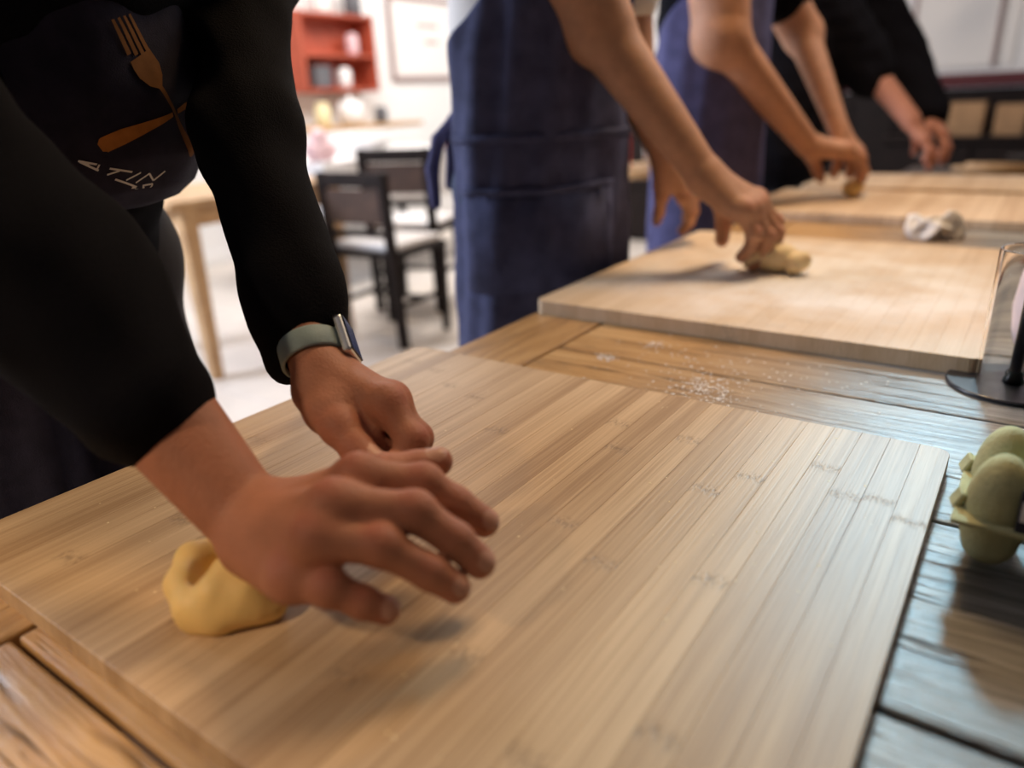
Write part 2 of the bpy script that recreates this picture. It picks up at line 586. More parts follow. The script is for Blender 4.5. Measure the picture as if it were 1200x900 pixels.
def surface_nets(F, lo, vox):
    S = F < 0
    cnt = np.zeros(np.array(F.shape) - 1, np.int8)
    for i in (0, 1):
        for j in (0, 1):
            for k in (0, 1):
                cnt += S[i:F.shape[0] - 1 + i, j:F.shape[1] - 1 + j, k:F.shape[2] - 1 + k]
    mask = (cnt > 0) & (cnt < 8)
    ids = np.argwhere(mask)
    idx = np.full(cnt.shape, -1, np.int64)
    idx[mask] = np.arange(len(ids))
    acc = np.zeros((len(ids), 3)); num = np.zeros(len(ids))
    cs = [(i, j, k) for i in (0, 1) for j in (0, 1) for k in (0, 1)]
    for a in cs:
        for x in range(3):
            if a[x]:
                continue
            b = list(a); b[x] = 1
            fa = F[ids[:, 0] + a[0], ids[:, 1] + a[1], ids[:, 2] + a[2]]
            fb = F[ids[:, 0] + b[0], ids[:, 1] + b[1], ids[:, 2] + b[2]]
            m = (fa < 0) != (fb < 0)
            t = np.where(m, fa / np.where(m, fa - fb, 1), 0)
            pos = np.tile(np.array(a, float), (len(ids), 1)); pos[:, x] += t
            acc[m] += pos[m]; num += m
    verts = lo + vox * (ids + acc / num[:, None])
    faces = []
    for x in range(3):
        y, z = (x + 1) % 3, (x + 2) % 3
        s0 = [slice(1, -1)] * 3; s1 = [slice(1, -1)] * 3
        s0[x] = slice(0, -1); s1[x] = slice(1, None)
        A = S[tuple(s0)]; B = S[tuple(s1)]
        e = np.argwhere(A != B)
        if not len(e):
            continue
        sgn = A[e[:, 0], e[:, 1], e[:, 2]]
        c = e.copy(); c[:, y] += 1; c[:, z] += 1
        def cell(dy, dz):
            q = c.copy(); q[:, y] += dy; q[:, z] += dz
            return idx[q[:, 0], q[:, 1], q[:, 2]]
        quad = np.stack([cell(-1, -1), cell(0, -1), cell(0, 0), cell(-1, 0)], 1)
        quad[~sgn] = quad[~sgn][:, ::-1]
        faces.append(quad)
    return verts, np.concatenate(faces)


def join_meshes(parts):
    vs, fs, n = [], [], 0
    for v, f in parts:
        vs.append(v); fs.append(np.asarray(f) + n); n += len(v)
    return np.concatenate(vs), np.concatenate(fs)


def unit(v):
    v = np.array(v, float)
    return v / np.linalg.norm(v)


# ------------------------------------------------------------------ room shell
def structure(o):
    o['kind'] = 'structure'
    return o


X0, X1, Y0, Y1, ZC = -5.0, 2.4, -2.6, 6.4, 2.85
fl = structure(bm_obj('floor', box_bm(X1 - X0 + .2, Y1 - Y0 + .2, .08), M['floor_tile'], None, ((X0 + X1) / 2, (Y0 + Y1) / 2, -0.045)))
tile_me = None
ts = 0.46
k = 0
for i in range(9):
    for j in range(8):
        x = X0 + 0.25 + i * ts; y = 0.9 + j * ts
        if k >= 72 or x > -0.95:
            continue
        if tile_me is None:
            o = box('tile', M['floor_tile'], (ts - .006, ts - .006, .01), (0, 0, 0), None, .002)
            tile_me = o.data
        else:
            o = link(bpy.data.objects.new('tile', tile_me))
        o.parent = fl
        o.location = Vector((x, y, -0.005)) - fl.location
        k += 1
structure(bm_obj('ceiling', box_bm(X1 - X0 + .2, Y1 - Y0 + .2, .08), M['ceiling'], None, ((X0 + X1) / 2, (Y0 + Y1) / 2, ZC + .04)))
structure(bm_obj('wall_left', box_bm(.1, Y1 - Y0 + .2, ZC), M['wall'], None, (X0 - .05, (Y0 + Y1) / 2, ZC / 2)))
structure(bm_obj('wall_right', box_bm(.1, Y1 - Y0 + .2, ZC), M['dark_wall'], None, (X1 + .05, (Y0 + Y1) / 2, ZC / 2)))
structure(bm_obj('wall_back', box_bm(X1 - X0, .1, ZC), M['wall'], None, ((X0 + X1) / 2, Y1 + .05, ZC / 2)))
structure(bm_obj('wall_front', box_bm(X1 - X0, .1, ZC), M['dark_wall'], None, ((X0 + X1) / 2, Y0 - .05, ZC / 2)))
structure(box('baseboard_left', M['white_gloss'], (.02, Y1 - Y0, .1), (X0 + .01, (Y0 + Y1) / 2, .05), None, .004))
# dark red dado and dark wooden lining on the kitchen end of the back wall
structure(box('trim_1', M['dark_red'], (5.0, .03, .09), (-.1, Y1 - .015, 1.055), None, .006))
pan = structure(box('trim_2', M['dark_wood'], (5.0, .02, 1.0), (-.1, Y1 - .01, .5)))
for i in range(16):
    o = box('panel', M['dark_wood'], (.285, .015, .92), (-2.25 + i * .3, -.017, 0), pan, .004)

# ------------------------------------------------------------------ work table
TZ = 0.765
TX0, TX1, TY0, TY1 = -0.588, 0.36, -0.42, 2.84
tbl = empty('work_table', ((TX0 + TX1) / 2, (TY0 + TY1) / 2, 0), 'long weathered wooden work table of wide planks under the pastry boards', 'table')
tl = tbl.location


def plank(x0, x1, y0, y1, along_x=True, th=.04):
    """plank with softly worn edges, grain along local x"""
    lx, ly = (x1 - x0, y1 - y0) if along_x else (y1 - y0, x1 - x0)
    bm = box_bm(lx - .003, ly - .004, th, .0022, 2)
    return bm_obj('plank', bm, M['table_wood'], tbl, Vector(((x0 + x1) / 2, (y0 + y1) / 2, TZ - th / 2)) - tl,
                  (0, 0, 0 if along_x else math.pi / 2))


BX = -0.472
plank(TX0, BX, TY0, 0.62, False)
plank(TX0, BX, 0.62, 1.86, False)
plank(TX0, BX, 1.86, TY1, False)
ys = [TY0, -.305, -.0925, .115, .335, .5425, .755, .9675, 1.18, 1.3925, 1.605, 1.8175, 2.03, 2.2425, 2.455, 2.6475, TY1]
for a, b in zip(ys[:-1], ys[1:]):
    p = plank(BX, TX1, a, b)
    p.location.z += random.uniform(-.0008, .0002)
apr = box('table_rail', M['table_wood'], (.03, TY1 - TY0 - .2, .09), Vector((TX0 + .09, (TY0 + TY1) / 2, TZ - .085)) - tl, tbl, .003)
box('table_rail', M['table_wood'], (.03, TY1 - TY0 - .2, .09), Vector((TX1 - .09, (TY0 + TY1) / 2, TZ - .085)) - tl, tbl, .003)
for x in (TX0 + .1, TX1 - .1):
    for y in (TY0 + .12, 1.2, TY1 - .12):
        box('leg', M['table_wood'], (.075, .075, TZ - .04), Vector((x, y, (TZ - .04) / 2)) - tl, tbl, .006, taper=.8)


# ------------------------------------------------------------------ pastry boards of glued bamboo strips
def strip_mesh(wd, ln, th, m, corner=None, cr=.012):
    """one strip, top edges eased; corner=-1/+1 rounds the two outer corners on that side"""
    hw, hl = wd / 2, ln / 2
    pts = []
    if corner is None:
        pts = [(-hw, -hl), (hw, -hl), (hw, hl), (-hw, hl)]
    else:
        s = corner
        o = [(-hw * s, -hl)]
        for i in range(7):
            a = -math.pi / 2 + math.pi / 2 * i / 6
            o.append((s * (hw - cr + cr * math.cos(a)), -hl + cr + cr * math.sin(a)))
        for i in range(7):
            a = math.pi / 2 * i / 6
            o.append((s * (hw - cr + cr * math.cos(a)), hl - cr + cr * math.sin(a)))
        o.append((-hw * s, hl))
        pts = o if s > 0 else o[::-1]
    e = .00018
    n = len(pts)
    v = [(x, y, -th) for x, y in pts] + [(x, y, -e * 2) for x, y in pts] + \
        [(x * (1 - e / hw), y * (1 - 4 * e / hl), 0) for x, y in pts]
    f = [tuple(range(n - 1, -1, -1)), tuple(range(2 * n, 3 * n))]
    for r in (0, 1):
        for i in range(n):
            j = (i + 1) % n
            f.append((r * n + i, r * n + j, (r + 1) * n + j, (r + 1) * n + i))
    me = bpy.data.meshes.new('strip')
    me.from_pydata(v, [], f)
    me.materials.append(m)
    me.update()
    return me


def pastry_board(x0, x1, y0, y1, zt, th, n, m, label, rz=0.0):
    cxm, cym = (x0 + x1) / 2, (y0 + y1) / 2
    r = empty('pastry_board', (cxm, cym, zt - th), label, 'board', 'bamboo pastry boards on the work table', rz)
    wd = (x1 - x0) / n
    mid = strip_mesh(wd, y1 - y0, th, m)
    e0 = strip_mesh(wd, y1 - y0, th, m, -1)
    e1 = strip_mesh(wd, y1 - y0, th, m, 1)
    for i in range(n):
        o = bpy.data.objects.new('strip', e0 if i == 0 else e1 if i == n - 1 else mid)
        link(o, r)
        o.location = (x0 - cxm + (i + .5) * wd, 0, th + random.uniform(-.00005, .00005))
    return r


BT = 0.78
pastry_board(-.6046, -.0248, .128, .638, BT, .015, 26, M['bamboo'], 'nearest bamboo pastry board, unfloured, under the hands of the cook with the watch')
pastry_board(-.584, -.0210, .873, 1.51, .785, .020, 24, M['floured_bamboo'], 'pale pastry board dusted with white flour, second from the viewer')
pastry_board(-.62, .06, 1.82, 2.27, .785, .020, 20, M['pale_bamboo'], 'pastry board under the third cook, beyond the floured one')
pastry_board(-.60, .12, 2.345, 2.73, .785, .020, 20, M['pale_bamboo'], 'farthest pastry board, at the far end of the work table')


# ------------------------------------------------------------------ flour and crumbs (loose powder)
def grains(name, pts, sizes, m, label, cat):
    base = np.array([(1, 0, 0), (0, 1, 0), (-1, 0, 0), (0, -1, 0), (0, 0, .25)], float)
    n = len(pts)
    a = RNG.uniform(0, 6.28, n)
    c, s = np.cos(a), np.sin(a)
    sx = sizes * RNG.uniform(.7, 1.4, n); sy = sizes * RNG.uniform(.7, 1.4, n)
    v = np.zeros((n, 5, 3))
    for i, b in enumerate(base):
        x = b[0] * sx; y = b[1] * sy
        v[:, i, 0] = pts[:, 0] + c * x - s * y
        v[:, i, 1] = pts[:, 1] + s * x + c * y
        v[:, i, 2] = pts[:, 2] + b[2] * sizes
    q = np.arange(n)[:, None] * 5
    f = np.concatenate([q + np.array([[0, 1, 4]]), q + np.array([[1, 2, 4]]), q + np.array([[2, 3, 4]]), q + np.array([[3, 0, 4]])])
    o = np_mesh(name, v.reshape(-1, 3), f, m, smooth=False)
    return tag(o, label, cat, kind='stuff')


def cloud(n, c, sig, ang=0.0):
    g = RNG.normal(size=(n, 2)) * np.array(sig)
    ca, sa = math.cos(ang), math.sin(ang)
    return np.stack([c[0] + g[:, 0] * ca - g[:, 1] * sa, c[1] + g[:, 0] * sa + g[:, 1] * ca], 1)


fl_pts = np.concatenate([cloud(2600, (-.30, 1.13), (.085, .05), .3), cloud(2200, (-.40, 1.10), (.07, .05), -.3),
                         cloud(1800, (-.22, 1.22), (.06, .05)), cloud(1500, (-.20, 1.05), (.09, .06)), cloud(700, (-.30, 1.2), (.16, .16))])
ok = (fl_pts[:, 0] > -.575) & (fl_pts[:, 0] < -.03) & (fl_pts[:, 1] > .885) & (fl_pts[:, 1] < 1.50)
fl_pts = fl_pts[ok]
sz = RNG.uniform(.0005, .0013, len(fl_pts))
grains('flour_dusting', np.column_stack([fl_pts, np.full(len(fl_pts), .7852)]), sz, M['flour'], 'white flour scattered on the second pastry board', 'flour')
tp = np.concatenate([cloud(260, (-.255, .705), (.018, .022), .3), cloud(60, (-.40, .745), (.008, .006)), cloud(50, (-.37, .82), (.008, .006)),
                     cloud(60, (-.24, .80), (.06, .025)), cloud(120, (-.28, .74), (.07, .05))])
tp = tp[(tp[:, 1] > .644) & (tp[:, 1] < .868)]
grains('flour_specks', np.column_stack([tp, np.full(len(tp), TZ + .0002)]), RNG.uniform(.0005, .0019, len(tp)), M['flour'], 'flour specks on the table between the first two boards', 'flour')
cp = np.column_stack([RNG.uniform(-.58, -.05, 90), RNG.uniform(.15, .62, 90)])
grains('dough_crumbs', np.column_stack([cp, np.full(90, BT)]), RNG.uniform(.0005, .0012, 90), M['pale_dough'], 'tiny dough crumbs on the nearest bare board', 'crumbs')


# ------------------------------------------------------------------ dough
def dough(shape, vox, label, m, loc):
    v, f = shape.mesh(vox)
    o = np_mesh('dough', v, f, m, origin=loc)
    return tag(o, label, 'dough', 'pieces of dough on the boards')


d1 = Shape()
d1.el((-.3655, .1932, .788), (.022, .022, .0100), .006)
d1.chain([(-.3878, .2092, .803), (-.3908, .1955, .803), (-.3776, .1801, .800), (-.3614, .1739, .796), (-.3515, .1765, .794)], [.0095, .0110, .0112, .0108, .0100], .004)
d1.chain([(-.384, .209, .789), (-.387, .196, .789), (-.3755, .183, .788), (-.3614, .1765, .788), (-.350, .180, .788)], [.011, .0118, .0118, .0110, .0110], .006)
d1.chain([(-.3530, .1945, .8085), (-.3505, .1830, .8030), (-.3545, .1760, .7965)], [.0100, .0105, .0100], .0045)
d1.chain([(-.3510, .1960, .803), (-.3415, .1965, .797), (-.3297, .2043, .789)], [.0125, .0140, .0090], .008)
d1.chain([(-.3460, .1860, .792), (-.3350, .1970, .790)], [.0120, .0095], .008)
d1.chain([(-.3620, .2100, .797), (-.3450, .2120, .794)], [.012, .012], .008)
for a_, b_ in (((-.3640, .2020, .8140), (-.3690, .1920, .8120)), ((-.3690, .1920, .8120), (-.3630, .1830, .8080))):
    d1.rc(a_, b_, .0058, .0050, .006, None, True)
d1.el((-.36, .2, .755), (.2, .2, .0255), .0015, sub=True)
dough(d1, .0013, 'yellow folded dough under the heel of the nearest hand', M['dough'], (-.36, .19, .78))
d2 = Shape()
d2.el((-.335, 1.195, .808), (.040, .027, .024), .008)
d2.rc((-.37, 1.185, .801), (-.352, 1.178, .814), .014, .012, .006)
d2.rc((-.30, 1.182, .802), (-.292, 1.19, .806), .017, .015, .004)
dough(d2, .002, 'pale dough gripped by the second cook on the floured board', M['pale_dough'], (-.335, 1.195, .785))
d3 = Shape()
d3.el((-.412, 2.125, .807), (.027, .027, .0225), .008)
d3.rc((-.412, 2.125, .807), (-.396, 2.12, .813), .016, .013, .006)
dough(d3, .0025, 'small yellow dough ball under the third cook\'s hand', M['dough'], (-.412, 2.125, .785))


# ------------------------------------------------------------------ hands
FR = {'i': (.0092, .0086, .0080, .0073), 'm': (.0094, .0088, .0082, .0074), 'r': (.0090, .0085, .0079, .0071), 'p': (.0083, .0077, .0071, .0064)}


def hand_prims(S, W, F, T, n, sc, elbow, wr, er, fat, bend=None):
    """F: four joints for each finger, T: CMC, MCP, IP, tip of the thumb, n: back-of-hand direction"""
    F = {k: [np.array(p, float) for p in q] for k, q in F.items()}
    T = [np.array(p, float) for p in T]
    W = np.array(W, float); E = np.array(elbow, float); n = unit(n)
    fd = unit((F['m'][0] + F['r'][0]) / 2 - W)
    r = unit(F['i'][0] - F['p'][0]); r = unit(r - fd * (r @ fd))
    fa = unit(W - E)
    rf = unit(r - fa * (r @ fa)); nf = np.cross(rf, fa)
    # forearm, wider across than deep at the wrist
    S.rc(E, W, er, wr, .012, (nf, 1.22))
    off = {'i': .013, 'm': .0045, 'r': -.0045, 'p': -.0125}
    for kx in 'imrp':
        b = W + r * off[kx] * sc + fd * .010 * sc - n * .001
        S.rc(b, F[kx][0] - n * .0015 * sc, .0125 * sc, (.0112 if kx != 'p' else .0100) * sc, .014 * sc)
    S.rc(W + fd * .014 * sc - n * .004 * sc, (F['m'][0] + F['r'][0]) / 2 - n * .006 * sc - fd * .008 * sc, .017 * sc, .013 * sc, .016 * sc)
    # heel of the hand: little-finger side and thumb side
    S.rc(W - r * .014 * sc + fd * .012 * sc - n * .007 * sc, F['p'][0] - n * .006 * sc - fd * .012 * sc, .0135 * sc, .0105 * sc, .014 * sc)
    S.rc(W + r * .012 * sc + fd * .010 * sc - n * .005 * sc, T[0] * .5 + T[1] * .5, .0135 * sc, .0125 * sc, .014 * sc)
    S.rc(T[0], T[1], .0130 * sc, .0105 * sc, .014 * sc)
    S.rc(T[0] * .35 + T[1] * .65, F['i'][0] * .75 + W * .25 - n * .007 * sc, .0075 * sc, .0085 * sc, .016 * sc)   # web of the thumb
    ks = 'imrp'
    for kx in ks:
        b = W + r * off[kx] * .6 * sc + fd * .022 * sc + n * .0085 * sc
        S.rc(b, F[kx][0] + n * .0055 * sc, .0028 * sc, .0046 * sc, .006 * sc)
    for a, b in zip(ks[:-1], ks[1:]):
        c = (F[a][0] + F[b][0]) / 2
        S.rc(c + n * .0125 * sc - fd * .004 * sc, c + n * .0110 * sc + fd * .012 * sc, .0042 * sc, .0058 * sc, .005 * sc, None, True)
    for a, b in zip(ks[:-1], ks[1:]):
        pa = F[a][0] * .74 + F[a][1] * .26; pb = F[b][0] * .74 + F[b][1] * .26
        S.rc(pa - n * .003 * sc, pb - n * .003 * sc, .0052 * sc, .0052 * sc, .007 * sc)
    for kx in ks:
        P = F[kx]; R = [q * sc * fat for q in FR[kx]]
        S.rc(P[0], P[1], R[0] * 1.04, R[1], .005 * sc)
        S.rc(P[1], P[2], R[1], R[2], .0035 * sc)
        S.rc(P[2], P[3], R[2] * 1.0, R[3] * 1.02, .0035 * sc)
        S.el(P[0] + n * .0018 * sc, (.0095 * sc * fat,) * 3, .012 * sc)
        fn = unit(n - unit(P[1] - P[0]) * (n @ unit(P[1] - P[0])))
        S.el(P[1] + fn * .0010 * sc, (R[1] * 1.01,) * 3, .006 * sc)
    S.rc(T[1], T[2], .0102 * sc * fat, .0090 * sc * fat, .005 * sc)
    S.rc(T[2], T[3], .0092 * sc * fat, .0080 * sc * fat, .004 * sc)
    S.el(T[1] + (T[1] - (T[0] + T[2]) / 2) * .2, (.0112 * sc,) * 3, .008 * sc)
    if bend:
        for a, b, rad in bend:
            S.rc(a, b, abs(rad), abs(rad), .004 if rad > 0 else .006, None, rad > 0)
    # where the skin reddens, and the nails
    red = []
    for kx in ks:
        P = F[kx]
        red += [(P[0] + n * .01 * sc, .0085 * sc), (P[1] + n * .008 * sc, .0075 * sc), (P[2] + n * .006 * sc, .006 * sc), (P[3], .008 * sc)]
    red += [(T[1], .012 * sc), (T[2], .011 * sc), (T[3], .009 * sc)]
    nails = []
    for kx in ks:
        P = F[kx]
        d = unit(P[3] - P[2]); c = unit(np.cross(d, r)); c = c if c @ (n * .3 + unit(P[1] - P[0]) * .9 - d * .2) > 0 else -c
        nails.append((P[3] + d * .001 + c * FR[kx][3] * sc * fat, c, .0062 * sc))
    td = unit(T[3] - T[2]); tn = unit(np.cross(np.cross(td, unit(T[1] - T[0] + n * .3)), td))
    nails.append((T[3] + tn * .0075 * sc * fat, tn, .0072 * sc))
    return red, nails


def pose_hand(W, f, n, side, sc=1.0, curl=((.5, .6, .4),) * 4, spread=.10, thumb=(.5, -.35, .2)):
    """joints from a direction of the fingers f, a back-of-hand direction n and per-finger curls"""
    f = unit(f); n = unit(np.array(n, float) - f * (np.array(n, float) @ f)); W = np.array(W, float)
    r = np.cross(n, f) * side            # towards the thumb
    base = {'i': (.082, .024), 'm': (.085, .006), 'r': (.081, -.012), 'p': (.073, -.028)}
    ln = {'i': (.040, .024, .017), 'm': (.044, .027, .018), 'r': (.041, .025, .018), 'p': (.032, .019, .016)}
    F = {}
    for i, kx in enumerate('imrp'):
        p = W + (f * base[kx][0] + r * base[kx][1]) * sc
        fo = unit(f + r * spread * (1.5 - i) / 1.5)
        q = [p]; a = 0
        for s in range(3):
            a += curl[i][s]
            p = p + (fo * math.cos(a) - n * math.sin(a)) * ln[kx][s] * sc
            q.append(p)
        F[kx] = q
    t0 = W + (f * .022 + r * .022 - n * .008) * sc
    td = unit(f * .75 + r * thumb[0] + n * thumb[1])
    t1 = t0 + td * .042 * sc
    td2 = unit(td + n * -thumb[2] + r * -.25)
    t2 = t1 + td2 * .030 * sc
    t3 = t2 + unit(td2 - r * .35 - n * thumb[2]) * .022 * sc
    return F, [t0, t1, t2, t3], n


def body_mesh(parts, skin, parent, red, nails, name='body'):
    v, f = join_meshes(parts)
    o = np_mesh(name, v, f, [skin, M['nail']], parent=parent, origin=tuple(parent.location))
    kn = np.zeros(len(v))
    for c, s in red:
        d2 = ((v - c) ** 2).sum(1)
        kn = np.maximum(kn, np.exp(-d2 / s ** 2))
    a = o.data.attributes.new('knuckle', 'FLOAT', 'POINT')
    a.data.foreach_set('value', kn.astype(np.float32))
    fc = v[f].mean(1)
    nr = np.cross(v[f[:, 1]] - v[f[:, 0]], v[f[:, 2]] - v[f[:, 0]])
    nr /= np.linalg.norm(nr, axis=1)[:, None] + 1e-12
    mi = np.zeros(len(f), np.int32)
    for c, d, s in nails:
        mi[(((fc - c) ** 2).sum(1) < s * s) & (nr @ d > .45)] = 1
    o.data.polygons.foreach_set('material_index', mi)
    return o


def fold_noise(amp, sx, sy, sz, ph=0.0):
    def d(X, Y, Z):
        return amp * (np.sin(sx * X + sy * Y * .7 + sz * Z + ph) + .6 * np.sin(sx * .6 * X - sy * 1.3 * Y + sz * 1.7 * Z + 1.3 + ph)
                      + .4 * np.sin(sx * 1.9 * X + sy * 2.1 * Y + sz * .8 * Z + 2.1 + ph))
    return d


# ------------------------------------------------------------------ people
def head_prims(S, c, fwd, sc=1.0):
    """skull, jaw, face; fwd is where the face looks"""
    f = unit(fwd); s = unit(np.cross((0, 0, 1), f)); u = np.cross(f, s)
    R = np.stack([f, s, u])
    P = lambda a, b, d: np.array(c) + (f * a + s * b + u * d) * sc
    S.el(P(-.01, 0, .03), np.array((.098, .078, .092)) * sc, .02, R)
    S.el(P(.022, 0, -.03), np.array((.070, .062, .082)) * sc, .03, R)
    S.rc(P(.055, -.018, -.088), P(.055, .018, -.088), .022 * sc, .022 * sc, .03)
    S.rc(P(.088, 0, .018), P(.108, 0, -.022), .009 * sc, .014 * sc, .012)
    for q in (-1, 1):
        S.el(P(.098, .031 * q, .020), (.015 * sc,) * 3, .012, None, True)
        S.rc(P(.088, .014 * q, .036), P(.080, .048 * q, .036), .008 * sc, .007 * sc, .010)
        S.el(P(-.008, .080 * q, .005), np.array((.018, .010, .031)) * sc, .008, R)
        S.el(P(.068, .038 * q, -.025), np.array((.022, .022, .024)) * sc, .02, R)
    S.rc(P(.090, -.020, -.052), P(.090, .020, -.052), .0065 * sc, .0065 * sc, .006)
    S.rc(P(.089, -.017, -.063), P(.089, .017, -.063), .0070 * sc, .0070 * sc, .006)
    return P


def apron_loft(rows, nth=70, nz=110, folds=None):
    """rows: (z, front x, centre y, half depth, half width, half angle in degrees) from the top down"""
    rows = np.array(rows, float)
    t = np.linspace(0, len(rows) - 1, nz)
    i = np.clip(t.astype(int), 0, len(rows) - 2); u = (t - i)[:, None]
    u = u * u * (3 - 2 * u) * .35 + u * .65
    q = rows[i] * (1 - u) + rows[i + 1] * u
    th = np.linspace(-1, 1, nth)
    V = np.zeros((nz, nth, 3))
    for j in range(nz):
        z, fx, cy, rx, ry, am = q[j]
        a = np.radians(am) * th
        bx = fx - rx
        o = folds(a, z) if folds else 0
        V[j, :, 0] = bx + (rx + o) * np.cos(a)
        V[j, :, 1] = cy + (ry + o) * np.sin(a)
        V[j, :, 2] = z
    return V, q


def grid_obj(name, V, m, parent, thick=.003):
    nz, nt, _ = V.shape
    f = [(j * nt + i, (j + 1) * nt + i, (j + 1) * nt + i + 1, j * nt + i + 1) for j in range(nz - 1) for i in range(nt - 1)]
    o = np_mesh(name, V.reshape(-1, 3), f, m, parent=parent, origin=tuple(parent.location))
    sd = o.modifiers.new('cloth', 'SOLIDIFY')
    sd.thickness = thick
    sd.offset = 1
    return o


def person(label, root, skin, hair, cy, hipx, chest, head, face, sh, el, arms, shirt, sleeve, trouser, apron_rows=None, apron_m=None,
           folds=None, shirt_hem=.9, half=(.115, .17), sleeve_r=None, vox=.0026, sleeve_vox=.006, disp=None, fat=1.15, extra=None):
    """arms: dict side -> (wrist, fingers, thumb, dorsal, scale, wrist radius, elbow radius, crease cuts, long sleeve cuff or None)"""
    t = empty('person', root, label, 'person', 'cooks along the work table')
    parts, red, nails = [], [], []
    ch = np.array(chest, float)
    pel = np.array((hipx, cy, .93))
    hx, hw = half
    # trunk, neck, head, legs: one figure
    B = Shape()
    B.rc(pel + (0, -.06, 0), ch + (0, -.06, -.02), hx * .86, hx * .90, .05)
    B.rc(pel + (0, .06, 0), ch + (0, .06, -.02), hx * .86, hx * .90, .05)
    hd = np.array(head, float)
    mid_sh = (np.array(sh['L']) + np.array(sh['R'])) / 2
    for sd in 'LR':
        B.rc(mid_sh + (0, 0, .01), sh[sd], .05, .036, .03)
        B.rc(sh[sd], np.array(sh[sd]) * .45 + np.array(el[sd]) * .55, .036, .032, .02)
    B.rc(mid_sh, hd + (-.02, 0, -.06), .058, .052, .03)
    head_prims(B, hd, face)
    for q, nm in ((-1, 'R'), (1, 'L')):
        B.rc(pel + (0, .085 * q, -.03), (hipx + .02, cy + .10 * q, .50), .085, .058, .04)
        B.rc((hipx + .02, cy + .10 * q, .50), (hipx - .02, cy + .10 * q, .09), .055, .036, .03)
        B.rc((hipx - .03, cy + .10 * q, .055), (hipx + .13, cy + .115 * q, .035), .035, .028, .02)
    parts.append(B.mesh(.009))
    for sd, a in arms.items():
        S = Shape()
        W, F, T, n, sc, wr, er, cuts, cuff = a
        rd, nl = hand_prims(S, W, F, T, n, sc, el[sd], wr, er, fat, cuts)
        red += rd; nails += nl
        if cuff is None:
            S.rc(el[sd], np.array(el[sd]) * .4 + np.array(sh[sd]) * .6, er * 1.02, er * 1.12, .02)
        else:
            S.rc(el[sd], np.array(el[sd]) * .4 + np.array(sh[sd]) * .6, er * .85, er * .80, .02)
        S.el(np.array(el[sd]) + unit(np.array(el[sd]) * 2 - W - np.array(sh[sd])) * er * (.25 if cuff is None else .05), (er * (.9 if cuff is None else .8),) * 3, .02)
        parts.append(S.mesh(vox if isinstance(vox, float) else vox[sd]))
    body_mesh(parts, skin, t, red, nails)
    # hair
    f = unit(face); s = unit(np.cross((0, 0, 1), f)); u = np.cross(f, s); R = np.stack([f, s, u])
    H = Shape()
    H.el(hd - f * .022 + u * .042, (.098, .087, .092), .02, R)
    H.el(hd - f * .055 + u * .0, (.062, .076, .075), .02, R)
    H.el(hd + f * .085 - u * .03, (.075, .11, .085), .02, R, True)
    v, fc = H.mesh(.006, fold_noise(.0015, 90, 90, 140))
    np_mesh('hair', v, fc, hair, parent=t, origin=root)
    for q in (-1, 1):
        E = Shape(); E.el(hd + f * .083 + s * .031 * q + u * .020, (.0115,) * 3)
        v, fc = E.mesh(.002)
        eye = np_mesh('eye', v, fc, M['white_gloss'], parent=t, origin=root)
        E = Shape(); E.el(hd + f * .0895 + s * .031 * q + u * .019, (.0062,) * 3)
        v, fc = E.mesh(.0016)
        ir = np_mesh('iris', v, fc, M['hair'], origin=root)
        ir.parent = eye
        ir.location = (0, 0, 0)
    # shirt
    K = Shape()
    for q in (-1, 1):
        K.rc(np.array((hipx, cy + (hw - hx) * q, shirt_hem)), ch + (0, (hw - hx) * q, 0), hx, hx * 1.02, .05)
    for sd in 'LR':
        K.rc(mid_sh + (0, 0, -.005), sh[sd], .075, .063, .05)
        cuff = arms[sd][8]
        r0, r1, r2 = (sleeve_r[sd] if isinstance(sleeve_r, dict) else sleeve_r) or (.062, .060, .05)
        if cuff is None:
            e = np.array(sh[sd]) * .42 + np.array(el[sd]) * .58
            K.rc(sh[sd], e, .065, .066, .03)
        else:
            K.rc(sh[sd], el[sd], r0, r1, .03)
            K.rc(el[sd], cuff, r1, r2, .03)
    for e in (extra or []):
        K.rc(*e)
    v, fc = K.mesh(sleeve_vox, disp or fold_noise(.0022, 38, 45, 60))
    np_mesh('sweater' if sleeve == 'long' else 'shirt', v, fc, shirt, parent=t, origin=root)
    # trousers and shoes
    Q = Shape()
    Q.rc((hipx, cy - .06, .95), (hipx, cy + .06, .95), hx * .98, hx * .98, .05)
    for q in (-1, 1):
        Q.rc((hipx, cy + .085 * q, .90), (hipx + .02, cy + .10 * q, .50), .100, .076, .05)
        Q.rc((hipx + .02, cy + .10 * q, .50), (hipx - .02, cy + .10 * q, .12), .074, .058, .03)
    v, fc = Q.mesh(.010, fold_noise(.002, 30, 40, 30))
    np_mesh('trousers', v, fc, trouser, parent=t, origin=root)
    for q in (-1, 1):
        Z = Shape()
        Z.rc((hipx - .035, cy + .10 * q, .048), (hipx + .14, cy + .118 * q, .040), .046, .038, .02)
        Z.rc((hipx - .02, cy + .10 * q, .06), (hipx - .02, cy + .10 * q, .13), .046, .050, .03)
        Z.el((hipx, cy, -.2), (.8, .8, .2015), .002, None, True)
        v, fc = Z.mesh(.008)
        np_mesh('shoe', v, fc, M['shoe'], parent=t, origin=root)
    ap = None
    if apron_rows is not None:
        V, q = apron_loft(apron_rows, folds=folds)
        ap = grid_obj('apron', V, apron_m, t)
    return t, ap


